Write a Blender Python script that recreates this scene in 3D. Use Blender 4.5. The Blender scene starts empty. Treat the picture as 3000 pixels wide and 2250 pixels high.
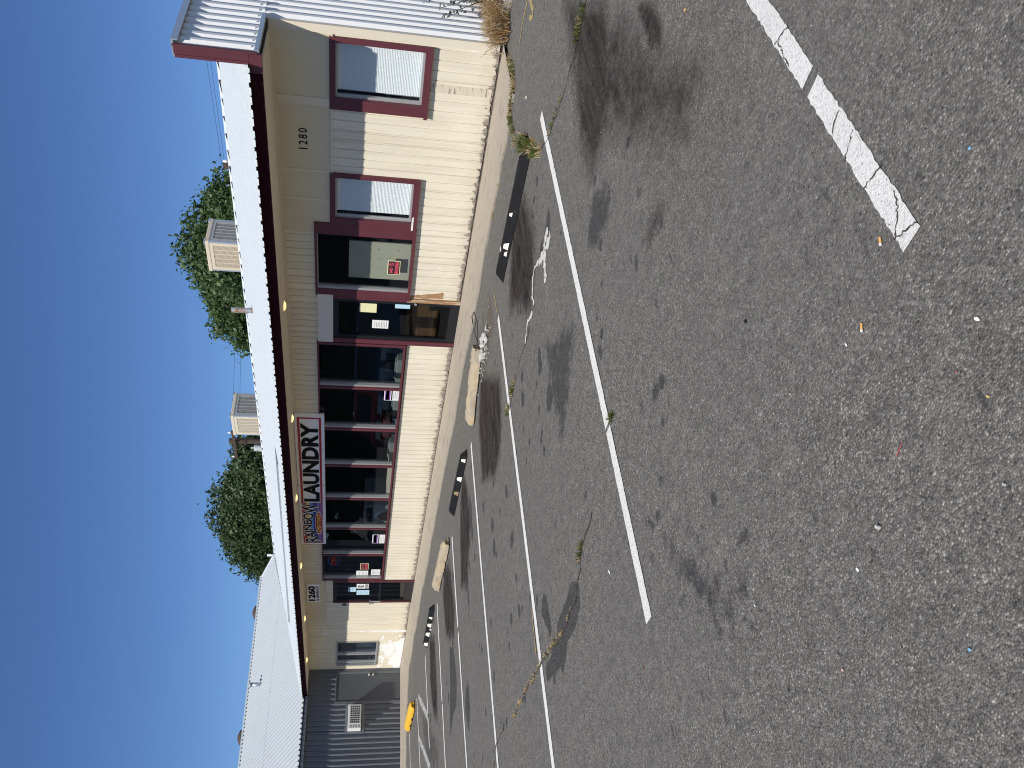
import bpy, math, random
import numpy as np
from mathutils import Vector, Matrix
random.seed(7); rng = np.random.default_rng(11)
S = bpy.context.scene; C = S.collection; PI = math.pi

# ------------------------------------------------------------------ helpers
class MB:
    """collects faces of one mesh"""
    def __init__(s): s.v = []; s.f = []; s.mi = []; s.m = 0
    def face(s, *pts):
        n = len(s.v); s.v += [tuple(p) for p in pts]; s.f.append(tuple(range(n, n+len(pts)))); s.mi.append(s.m); return s
    def poly(s, verts, faces):
        n = len(s.v); s.v += [tuple(p) for p in verts]
        for f in faces: s.f.append(tuple(i+n for i in f)); s.mi.append(s.m)
        return s
    def box(s, x0, x1, y0, y1, z0, z1, mat=None):
        x0, x1 = min(x0, x1), max(x0, x1); y0, y1 = min(y0, y1), max(y0, y1); z0, z1 = min(z0, z1), max(z0, z1)
        vs = [(x0,y0,z0),(x1,y0,z0),(x1,y1,z0),(x0,y1,z0),(x0,y0,z1),(x1,y0,z1),(x1,y1,z1),(x0,y1,z1)]
        if mat is not None: vs = [tuple(mat @ Vector(p)) for p in vs]
        return s.poly(vs, [(3,2,1,0),(4,5,6,7),(0,1,5,4),(1,2,6,5),(2,3,7,6),(3,0,4,7)])
    def tube(s, pts, r, n=8, cap=True):
        pts = [Vector(p) for p in pts]; rs = r if isinstance(r, (list, tuple)) else [r]*len(pts)
        vs = []; fs = []
        ref = Vector((0, 0, 1))
        if abs((pts[-1]-pts[0]).normalized().z) > .9: ref = Vector((1, 0, 0))
        for i, p in enumerate(pts):
            d = (pts[min(i+1, len(pts)-1)]-pts[max(i-1, 0)]).normalized()
            a = d.cross(ref).normalized(); b = d.cross(a)
            for k in range(n):
                t = 2*PI*k/n; vs.append(p+(a*math.cos(t)+b*math.sin(t))*rs[i])
        for i in range(len(pts)-1):
            for k in range(n):
                fs.append((i*n+k, i*n+(k+1) % n, (i+1)*n+(k+1) % n, (i+1)*n+k))
        if cap: fs.append(tuple(range(n-1, -1, -1))); fs.append(tuple(range((len(pts)-1)*n, len(pts)*n)))
        return s.poly(vs, fs)
    def prism(s, outline, axis, a0, a1):
        """outline: 2-D points, swept along axis (0,1,2) from a0 to a1"""
        def P(p, a):
            q = list(p); q.insert(axis, a); return tuple(q)
        n = len(outline); vs = [P(p, a0) for p in outline]+[P(p, a1) for p in outline]
        fs = [(i, (i+1) % n, n+(i+1) % n, n+i) for i in range(n)]+[tuple(range(n-1, -1, -1)), tuple(range(n, 2*n))]
        return s.poly(vs, fs)
    def build(s, name, mats, parent=None, smooth=False, bevel=0):
        me = bpy.data.meshes.new(name); me.from_pydata(s.v, [], s.f)
        for m in (mats if isinstance(mats, (list, tuple)) else [mats]): me.materials.append(m)
        if max(s.mi or [0]): me.polygons.foreach_set('material_index', s.mi)
        me.update(); return link(name, me, parent, smooth, bevel)
def link(name, me, parent=None, smooth=False, bevel=0):
    o = bpy.data.objects.new(name, me); C.objects.link(o)
    if smooth: me.shade_smooth()
    if bevel:
        b = o.modifiers.new('edge', 'BEVEL'); b.width = bevel; b.segments = 2; b.limit_method = 'ANGLE'
    if parent is not None:
        o.parent = parent; w = Vector(parent.location); p = parent.parent
        while p: w = w+Vector(p.location); p = p.parent
        if parent.get('local') is None: o.location = -w
    return o
def tag(o, label, cat, group=None, kind=None):
    if label: o['label'] = label
    if cat: o['category'] = cat
    if group: o['group'] = group
    if kind: o['kind'] = kind
    return o
def thing(name, loc, label, cat, group=None):
    o = bpy.data.objects.new(name, None); C.objects.link(o); o.location = loc; o.empty_display_size = .2
    return tag(o, label, cat, group)
def local_thing(name, loc, label, cat, group=None, rz=0):
    """a thing whose parts are modelled about its own base"""
    o = thing(name, loc, label, cat, group); o.rotation_euler = (0, 0, rz); return o
def lpart(mb, name, mats, parent, **k):
    o = mb.build(name, mats, None, **k); o.parent = parent; return o
def copy_tree(o, parent=None):
    c = o.copy(); C.objects.link(c); c.parent = parent
    for ch in list(o.children): copy_tree(ch, c)
    return c

# ------------------------------------------------------------------ materials
def newmat(name):
    m = bpy.data.materials.new(name); m.use_nodes = True
    return m, m.node_tree.nodes, m.node_tree.links, m.node_tree.nodes['Principled BSDF']
def noise(N, L, vec, scale, detail=4, rough=.55):
    n = N.new('ShaderNodeTexNoise'); n.inputs['Scale'].default_value = scale; n.inputs['Detail'].default_value = detail; n.inputs['Roughness'].default_value = rough
    L.new(vec, n.inputs['Vector']); return n.outputs['Fac']
def ramp(N, L, fac, stops, interp='LINEAR'):
    r = N.new('ShaderNodeValToRGB'); L.new(fac, r.inputs['Fac']); e = r.color_ramp; e.interpolation = interp
    while len(e.elements) > 1: e.elements.remove(e.elements[-1])
    for i, (p, c) in enumerate(stops):
        c = (c, c, c) if isinstance(c, (int, float)) else c
        q = e.elements[0] if i == 0 else e.elements.new(p)
        q.position = p; q.color = (*c, 1)
    return r.outputs['Color']
def mix(N, L, fac, a, b, mode='MIX'):
    m = N.new('ShaderNodeMix'); m.data_type = 'RGBA'; m.blend_type = mode
    for i, v in ((0, fac), (6, a), (7, b)):
        if hasattr(v, 'links') or hasattr(v, 'is_linked'): L.new(v, m.inputs[i])
        elif i == 0: m.inputs[0].default_value = v
        else: m.inputs[i].default_value = (*v, 1)
    return m.outputs[2]
def mth(N, L, op, a, b=0., c=0., clamp=False):
    m = N.new('ShaderNodeMath'); m.operation = op; m.use_clamp = clamp
    for i, v in enumerate((a, b, c)):
        if hasattr(v, 'links'): L.new(v, m.inputs[i])
        else: m.inputs[i].default_value = v
    return m.outputs[0]
def coords(N, L, scale=(1, 1, 1)):
    t = N.new('ShaderNodeTexCoord'); p = N.new('ShaderNodeMapping'); p.inputs['Scale'].default_value = scale
    L.new(t.outputs['Object'], p.inputs['Vector']); return p.outputs['Vector'], t.outputs['Object']
def bump(N, L, h, strength, dist=.01):
    b = N.new('ShaderNodeBump'); b.inputs['Strength'].default_value = strength; b.inputs['Distance'].default_value = dist
    L.new(h, b.inputs['Height']); return b.outputs['Normal']
def pm(name, col, rough=.6, metal=0., var=.12, scale=4., stretch=(1, 1, 1), fine=60., bmp=.0, col2=None, lo=.55, hi=.65, scale2=3., spec=.5, emit=0):
    """painted / weathered surface: base colour with soft variation and, if col2 is given, patches of a second colour"""
    m, N, L, B = newmat(name); v, ob = coords(N, L, stretch)
    n = noise(N, L, v, scale, 5)
    c = mix(N, L, n, tuple(x*(1-var) for x in col), tuple(min(1, x*(1+var)) for x in col))
    if col2 is not None:
        c = mix(N, L, ramp(N, L, noise(N, L, v, scale2, 8, .65), [(lo, 0), (hi, 1)]), c, col2)
    L.new(c, B.inputs['Base Color']); B.inputs['Roughness'].default_value = rough; B.inputs['Metallic'].default_value = metal
    B.inputs['Specular IOR Level'].default_value = spec
    if bmp: L.new(bump(N, L, noise(N, L, v, fine, 4), bmp), B.inputs['Normal'])
    if emit: L.new(c, B.inputs['Emission Color']); B.inputs['Emission Strength'].default_value = emit
    return m
CREAM = (.745, .68, .535)
M = {}
def siding_mat(name, white=False):
    m, N, L, B = newmat(name); v, ob = coords(N, L, (1, 1, 1))
    sx = N.new('ShaderNodeSeparateXYZ'); L.new(ob, sx.inputs[0]); X, Z = sx.outputs[0], sx.outputs[2]
    vs, _ = coords(N, L, (14, 14, .9))
    n1 = noise(N, L, v, 1.3, 5); n2 = noise(N, L, vs, 1.0, 4); n3 = noise(N, L, v, 9, 6, .7)
    c = mix(N, L, n1, tuple(x*.93 for x in CREAM), tuple(x*1.05 for x in CREAM))
    c = mix(N, L, ramp(N, L, n2, [(.38, .30), (.56, 0)]), c, (.52, .45, .33))
    # small chips of white and grey
    v2, _ = coords(N, L, (2.6, 2.6, 1.2))
    chips = ramp(N, L, noise(N, L, v2, 2.3, 9, .72), [(.635, 0), (.65, 1)])
    zlow = ramp(N, L, mth(N, L, 'MULTIPLY', Z, .5), [(.15, 1), (.6, 0)])
    c = mix(N, L, mth(N, L, 'MULTIPLY', chips, zlow), c, (.80, .78, .74))
    splash = ramp(N, L, mth(N, L, 'ADD', mth(N, L, 'MULTIPLY', Z, 1.6), mth(N, L, 'MULTIPLY', n3, .5)), [(.25, .55), (.75, 0)])
    c = mix(N, L, splash, c, (.47, .405, .30))
    # bare grey wood along the bottom
    low = mth(N, L, 'ADD', mth(N, L, 'MULTIPLY', Z, -2.2), .63)
    thr = mth(N, L, 'ADD', low, mth(N, L, 'MULTIPLY', noise(N, L, v2, 5.5, 8, .7), .9))
    c = mix(N, L, ramp(N, L, thr, [(.80, 0), (.86, 1)]), c, (.27, .235, .19))
    if white:
        wz = mth(N, L, 'MULTIPLY', mth(N, L, 'SUBTRACT', .98, Z), .34)
        wx = ramp(N, L, mth(N, L, 'MULTIPLY', mth(N, L, 'SUBTRACT', -23.4, X), .3), [(.05, 0), (.3, 1), (.66, 1), (.9, .5)])
        v3, _ = coords(N, L, (.9, .9, 2.6))
        t = mth(N, L, 'ADD', mth(N, L, 'MULTIPLY', wx, mth(N, L, 'ADD', wz, .02)), noise(N, L, v3, 2.2, 9, .62))
        c = mix(N, L, ramp(N, L, t, [(.625, 0), (.65, 1)]), c, (.82, .82, .80))
        st = mth(N, L, 'ADD', mth(N, L, 'MULTIPLY', mth(N, L, 'ABSOLUTE', mth(N, L, 'ADD', X, 23.43)), -3.2), mth(N, L, 'ADD', mth(N, L, 'MULTIPLY', noise(N, L, v, 5, 7, .6), .5), mth(N, L, 'MULTIPLY', Z, -.12)))
        c = mix(N, L, ramp(N, L, st, [(.05, 0), (.07, 1)]), c, (.82, .82, .80))
    L.new(c, B.inputs['Base Color']); B.inputs['Roughness'].default_value = .72; B.inputs['Specular IOR Level'].default_value = .25
    vb, _ = coords(N, L, (60, 60, 4))
    L.new(bump(N, L, mth(N, L, 'ADD', noise(N, L, vb, 1, 4), mth(N, L, 'MULTIPLY', chips, .4)), .25, .004), B.inputs['Normal'])
    return m
M['siding'] = siding_mat('cream_siding'); M['siding_w'] = siding_mat('peeling_siding', True)
M['cream'] = pm('cream_paint', (.68, .61, .48), .7, var=.06, scale=2, bmp=.1, spec=.25)
M['panel'] = pm('cream_panel', (.64, .56, .40), .7, var=.05, scale=1.2, bmp=.08, spec=.25)
M['header'] = pm('pale_panel', (.66, .62, .55), .6, var=.03, spec=.3)
M['maroon'] = pm('maroon_paint', (.108, .027, .035), .5, var=.15, scale=6, stretch=(1, 1, .5), col2=(.19, .08, .08), lo=.66, hi=.8, scale2=5, bmp=.1)
M['fascia'] = pm('fascia_paint', (.030, .005, .008), .7, var=.15, scale=6, bmp=.05, spec=.08)
M['barewood'] = pm('bare_wood', (.34, .18, .085), .85, var=.45, scale=9, stretch=(6, 6, .8), col2=(.50, .40, .27), lo=.5, hi=.6, scale2=5)
M['alum'] = pm('aluminium', (.62, .62, .60), .35, .6, var=.06)
M['black'] = pm('black_metal', (.012, .013, .016), .35, .0, var=.2)
M['basewood'] = pm('dirty_sill_wood', (.085, .068, .052), .9, var=.5, scale=14, col2=(.22, .19, .15), lo=.5, hi=.6, scale2=9)
M['dark'] = pm('dark_gap', (.008, .008, .008), .9)
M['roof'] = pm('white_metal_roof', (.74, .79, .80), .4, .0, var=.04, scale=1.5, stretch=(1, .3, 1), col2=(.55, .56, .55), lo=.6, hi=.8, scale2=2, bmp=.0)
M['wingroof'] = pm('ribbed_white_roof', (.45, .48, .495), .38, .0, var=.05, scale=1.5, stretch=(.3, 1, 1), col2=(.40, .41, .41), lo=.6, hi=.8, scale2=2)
M['whitemetal'] = pm('white_metal_siding', (.74, .745, .74), .42, .0, var=.04, scale=2, stretch=(1, 3, .4), col2=(.62, .52, .40), lo=.74, hi=.86, scale2=1.6)
M['flash'] = pm('galvanised', (.50, .53, .55), .35, .55, var=.1, scale=8)
M['greymetal'] = pm('grey_siding', (.15, .162, .182), .36, .0, var=.06, scale=2)
M['greydoor'] = pm('grey_door', (.092, .098, .108), .5, .0, var=.06, scale=2)
M['concrete'] = pm('concrete', (.36, .315, .25), .9, var=.3, scale=2.2, stretch=(1, 2.6, 1), col2=(.175, .155, .125), lo=.50, hi=.74, scale2=2.2, bmp=.35, fine=90)
M['blind'] = pm('blind_slats', (.84, .87, .87), .5, var=.02)
M['whiteplastic'] = pm('white_plastic', (.78, .78, .75), .45, var=.03)
M['board'] = pm('cream_board', (.68, .62, .47), .6, var=.04, scale=2)
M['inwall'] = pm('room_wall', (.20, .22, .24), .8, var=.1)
M['infloor'] = pm('room_floor', (.22, .21, .20), .5, var=.1)
M['washer'] = pm('washer_enamel', (.28, .29, .28), .35, var=.04)
M['washerdk'] = pm('washer_console', (.24, .23, .20), .4, var=.05)
M['wood'] = pm('orange_wood', (.115, .055, .016), .5, var=.35, scale=3, stretch=(8, 8, .6))
M['paper'] = pm('paper', (.78, .78, .74), .8, var=.02)
M['paperye'] = pm('yellow_paper', (.76, .72, .42), .8, var=.02)
M['paperbl'] = pm('blue_paper', (.45, .66, .76), .8, var=.02)
M['ink'] = pm('ink', (.012, .012, .014), .6)
M['inkgrey'] = pm('faint_ink', (.30, .30, .30), .8)
M['red'] = pm('red_ink', (.62, .03, .04), .6)
M['redpink'] = pm('pink_red_ink', (.80, .10, .14), .6)
M['purple'] = pm('purple_ink', (.22, .07, .32), .6)
M['signwhite'] = pm('sign_white', (.86, .87, .88), .45, var=.03)
M['signred'] = pm('sign_red', (.40, .016, .024), .45, var=.05)
M['gold'] = pm('sign_gold', (.82, .56, .08), .45)
M['sblue'] = pm('sign_blue', (.09, .30, .80), .45)
M['navy'] = pm('sign_navy', (.03, .035, .20), .45)
M['violet'] = pm('sign_violet', (.22, .11, .32), .45)
M['signblack'] = pm('sign_black', (.006, .006, .008), .6, spec=.15)
M['neonred'] = pm('neon_red', (.62, .03, .02), .3, emit=.06)
M['neonblue'] = pm('neon_blue', (.03, .08, .45), .3, emit=.05)
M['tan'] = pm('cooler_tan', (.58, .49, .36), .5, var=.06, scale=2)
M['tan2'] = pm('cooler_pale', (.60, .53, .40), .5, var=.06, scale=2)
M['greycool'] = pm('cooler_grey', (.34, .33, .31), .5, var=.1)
M['rust'] = pm('rusty_pipe', (.40, .40, .40), .45, .4, var=.15, col2=(.30, .15, .07), lo=.45, hi=.58, scale2=7)
M['rubber'] = pm('black_rubber', (.012, .012, .0125), .7, spec=.2, var=.3, scale=12, col2=(.06, .055, .05), lo=.6, hi=.8, scale2=9, bmp=.2)
M['reflector'] = pm('white_reflector', (.80, .74, .64), .5, var=.06)
M['tanpatch'] = pm('worn_reflector', (.28, .20, .11), .7, var=.2)
M['oldyellow'] = pm('worn_yellow_concrete', (.36, .30, .22), .9, var=.3, scale=14, col2=(.47, .36, .19), lo=.48, hi=.68, scale2=9, bmp=.6, fine=45)
M['yellow'] = pm('yellow_paint', (.72, .40, .03), .65, var=.1, scale=5, col2=(.50, .29, .04), lo=.68, hi=.75, scale2=4, bmp=.3, fine=40)
M['rubble'] = pm('rubble', (.46, .44, .40), .95, var=.3, scale=20, bmp=.5)
M['steel'] = pm('rusty_rebar', (.035, .026, .022), .7, var=.3)
M['bark'] = pm('bark', (.10, .075, .055), .9, var=.3, scale=6, stretch=(1, 1, .2), bmp=.5)
M['polewood'] = pm('pole_wood', (.075, .05, .036), .9, var=.25, stretch=(4, 4, .3))
M['grey'] = pm('grey_tank', (.52, .54, .55), .5, var=.05)
M['wire'] = pm('cable', (.02, .02, .022), .6)
M['dirt'] = pm('crack_dirt', (.060, .050, .042), .95, var=.4, scale=30)
M['stonekerb'] = pm('kerb_stone', (.40, .34, .27), .95, var=.3, scale=9, bmp=.7, fine=40)

def leafmat(name, a, b, trans=.25):
    m, N, L, B = newmat(name); g = N.new('ShaderNodeNewGeometry'); v, ob = coords(N, L)
    c = mix(N, L, g.outputs['Random Per Island'], a, b)
    c = mix(N, L, mth(N, L, 'MULTIPLY', noise(N, L, v, .8, 3), .5), c, tuple(x*.6 for x in a))
    L.new(c, B.inputs['Base Color']); B.inputs['Roughness'].default_value = .5; B.inputs['Specular IOR Level'].default_value = .35
    t = N.new('ShaderNodeBsdfTranslucent'); L.new(c, t.inputs['Color'])
    x = N.new('ShaderNodeMixShader'); x.inputs[0].default_value = trans
    L.new(B.outputs[0], x.inputs[1]); L.new(t.outputs[0], x.inputs[2]); L.new(x.outputs[0], N['Material Output'].inputs[0]); return m
M['leaf'] = leafmat('elm_leaves', (.046, .086, .024), (.105, .165, .050))
M['leaf2'] = leafmat('ash_leaves', (.040, .072, .022), (.092, .135, .043))
M['leafdark'] = leafmat('dark_leaves', (.022, .036, .014), (.040, .062, .022))
M['leafblue'] = leafmat('blue_green_leaves', (.05, .075, .06), (.10, .14, .11))
M['grassgr'] = leafmat('green_grass', (.085, .11, .025), (.20, .22, .06), .3)
M['straw'] = leafmat('dry_grass', (.44, .31, .15), (.68, .54, .32), .3)
M['strawdk'] = leafmat('dry_brown_stems', (.24, .11, .03), (.44, .26, .10), .2)

def glassmat(name, tint, boost=1.15):
    m, N, L, B = newmat(name); N.remove(B)
    t = N.new('ShaderNodeBsdfTransparent'); t.inputs[0].default_value = (*tint, 1)
    g = N.new('ShaderNodeBsdfGlossy'); g.inputs['Roughness'].default_value = .012; g.inputs['Color'].default_value = (.95, .97, 1, 1)
    ge = N.new('ShaderNodeNewGeometry'); dt = N.new('ShaderNodeVectorMath'); dt.operation = 'DOT_PRODUCT'; L.new(ge.outputs['Normal'], dt.inputs[0]); L.new(ge.outputs['Incoming'], dt.inputs[1])
    fr = mth(N, L, 'ADD', mth(N, L, 'MULTIPLY', mth(N, L, 'POWER', mth(N, L, 'SUBTRACT', 1., mth(N, L, 'ABSOLUTE', dt.outputs['Value'])), 5.), .92), .05)
    v, ob = coords(N, L); nb = bump(N, L, noise(N, L, v, 1.1, 1), .02, .05); L.new(nb, g.inputs['Normal'])
    x = N.new('ShaderNodeMixShader'); L.new(mth(N, L, 'MULTIPLY', fr, boost, clamp=True), x.inputs[0])
    L.new(t.outputs[0], x.inputs[1]); L.new(g.outputs[0], x.inputs[2]); L.new(x.outputs[0], N['Material Output'].inputs[0]); return m
M['glass'] = glassmat('window_glass', (.64, .69, .70)); M['glassclear'] = glassmat('clear_window_glass', (.93, .95, .95), 1.5); M['glassdk'] = glassmat('dark_window_glass', (.42, .47, .52), 1.5)

def lampmat():
    m, N, L, B = newmat('lamp_lens'); B.inputs['Base Color'].default_value = (.8, .7, .5, 1)
    B.inputs['Emission Color'].default_value = (1, .66, .26, 1); B.inputs['Emission Strength'].default_value = 1.6; return m
M['lamp'] = lampmat()

def asphalt_mat():
    m, N, L, B = newmat('asphalt'); v, ob = coords(N, L)
    vo = N.new('ShaderNodeTexVoronoi'); vo.inputs['Scale'].default_value = 125; L.new(v, vo.inputs['Vector'])
    sp = N.new('ShaderNodeSeparateColor'); L.new(vo.outputs['Color'], sp.inputs[0])
    c = ramp(N, L, sp.outputs[0], [(0, (.062, .061, .060)), (.45, (.118, .117, .114)), (.8, (.185, .183, .177)), (.95, (.27, .265, .25)), (1, (.42, .41, .38))])
    gap = ramp(N, L, vo.outputs['Distance'], [(.25, 0), (.75, 1)])
    c = mix(N, L, mth(N, L, 'MULTIPLY', gap, .65), c, (.040, .039, .038))
    fine = noise(N, L, v, 330, 3); c = mix(N, L, ramp(N, L, fine, [(.3, 0), (.7, .28)]), c, (.19, .187, .178))
    big = noise(N, L, v, .55, 6, .6); med = noise(N, L, v, 2.6, 6, .6)
    c = mix(N, L, ramp(N, L, big, [(.32, .75), (.68, 0)]), c, (.105, .105, .106))
    c = mix(N, L, ramp(N, L, med, [(.55, 0), (.8, .35)]), c, (.175, .166, .152))
    # broad-band grain of worn stone
    g1 = noise(N, L, v, 46, 9, .84); g2 = noise(N, L, v, 11, 6, .7)
    c = mix(N, L, 1., c, ramp(N, L, g1, [(.30, (.26, .255, .25)), (.46, (.84, .83, .81)), (.56, (1.2, 1.18, 1.14)), (.70, (2.0, 1.96, 1.87))]), 'MULTIPLY')
    c = mix(N, L, 1., c, ramp(N, L, g2, [(.32, (.90, .87, .825)), (.68, (1.46, 1.41, 1.33))]), 'MULTIPLY')
    # pale specks, dark specks
    v2 = N.new('ShaderNodeTexVoronoi'); v2.inputs['Scale'].default_value = 16; v2.inputs['Randomness'].default_value = 1; L.new(v, v2.inputs['Vector'])
    c = mix(N, L, ramp(N, L, v2.outputs['Distance'], [(.045, .8), (.07, 0)]), c, (.42, .40, .36))
    vv, _ = coords(N, L, (3.2, 1, 1))
    v4 = N.new('ShaderNodeTexVoronoi'); v4.inputs['Scale'].default_value = 26; L.new(v, v4.inputs['Vector'])
    c = mix(N, L, ramp(N, L, v4.outputs['Distance'], [(.10, .85), (.17, 0)]), c, (.035, .034, .033))
    v3 = N.new('ShaderNodeTexVoronoi'); v3.inputs['Scale'].default_value = 1.9; L.new(vv, v3.inputs['Vector'])
    c = mix(N, L, mth(N, L, 'MULTIPLY', ramp(N, L, v3.outputs['Distance'], [(.05, .6), (.11, 0)]), ramp(N, L, med, [(.4, 0), (.5, 1)])), c, (.03, .028, .027))
    at = N.new('ShaderNodeAttribute'); at.attribute_name = 'stain'; sa = N.new('ShaderNodeSeparateColor'); L.new(at.outputs['Color'], sa.inputs[0])
    wob = mth(N, L, 'MULTIPLY', mth(N, L, 'SUBTRACT', noise(N, L, v, 7, 8, .68), .5), .9)
    def chan(o, lo, hi, k): 
        e = mth(N, L, 'ADD', o, mth(N, L, 'MULTIPLY', wob, ramp(N, L, o, [(0, 0), (.12, 1), (1, 1)])))
        return mth(N, L, 'MULTIPLY', ramp(N, L, e, [(lo, 0), (hi, 1)]), k)
    vq, _ = coords(N, L, (5.5, .9, 1)); stk = ramp(N, L, noise(N, L, vq, 1.6, 6, .65), [(.26, .62), (.58, 1.)])
    c = mix(N, L, 1., c, mix(N, L, mth(N, L, 'MULTIPLY', chan(sa.outputs[0], .10, .66, 1.), stk), (1., 1., 1.), (.155, .12, .098)), 'MULTIPLY')
    c = mix(N, L, 1., c, mix(N, L, chan(sa.outputs[1], .40, .58, 1.), (1., 1., 1.), (.42, .42, .44)), 'MULTIPLY')
    c = mix(N, L, 1., c, mix(N, L, chan(sa.outputs[2], .2, 1., 1.), (1., 1., 1.), (.86, .76, .66)), 'MULTIPLY')
    L.new(c, B.inputs['Base Color']); B.inputs['Roughness'].default_value = .86; B.inputs['Specular IOR Level'].default_value = .3
    h = mth(N, L, 'ADD', mth(N, L, 'MULTIPLY', gap, -1.), mth(N, L, 'MULTIPLY', fine, .5))
    L.new(bump(N, L, h, .55, .005), B.inputs['Normal']); return m
M['asphalt'] = asphalt_mat()
def paint_mat(name, col, lo, hi):
    m, N, L, B = newmat(name); v, ob = coords(N, L)
    vo = N.new('ShaderNodeTexVoronoi'); vo.inputs['Scale'].default_value = 105; L.new(v, vo.inputs['Vector'])
    n = noise(N, L, v, 26, 8, .75)
    c = mix(N, L, noise(N, L, v, 3, 4), tuple(x*.86 for x in col), col)
    c = mix(N, L, ramp(N, L, noise(N, L, v, 1.1, 5, .6), [(.5, 0), (.75, .22)]), c, tuple(x*.62 for x in col))
    pit = ramp(N, L, noise(N, L, v, 75, 6, .8), [(.36, .7), (.48, .08), (.56, 0)])
    c = mix(N, L, pit, c, (.30, .295, .285))
    c = mix(N, L, ramp(N, L, n, [(lo, 1), (hi, 0)]), c, (.13, .128, .122))
    L.new(c, B.inputs['Base Color']); B.inputs['Roughness'].default_value = .75
    L.new(bump(N, L, mth(N, L, 'SUBTRACT', noise(N, L, v, 110, 5, .7), mth(N, L, 'MULTIPLY', vo.outputs['Distance'], .4)), .9, .008), B.inputs['Normal']); return m
M['line'] = paint_mat('white_line_paint', (.84, .825, .775), .34, .39)
M['linework'] = paint_mat('worn_line_paint', (.62, .62, .58), .46, .52)
M['lineye'] = paint_mat('worn_yellow_line', (.50, .36, .09), .40, .54)
M['spill'] = paint_mat('dried_white_spill', (.74, .72, .66), .34, .46)

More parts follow.
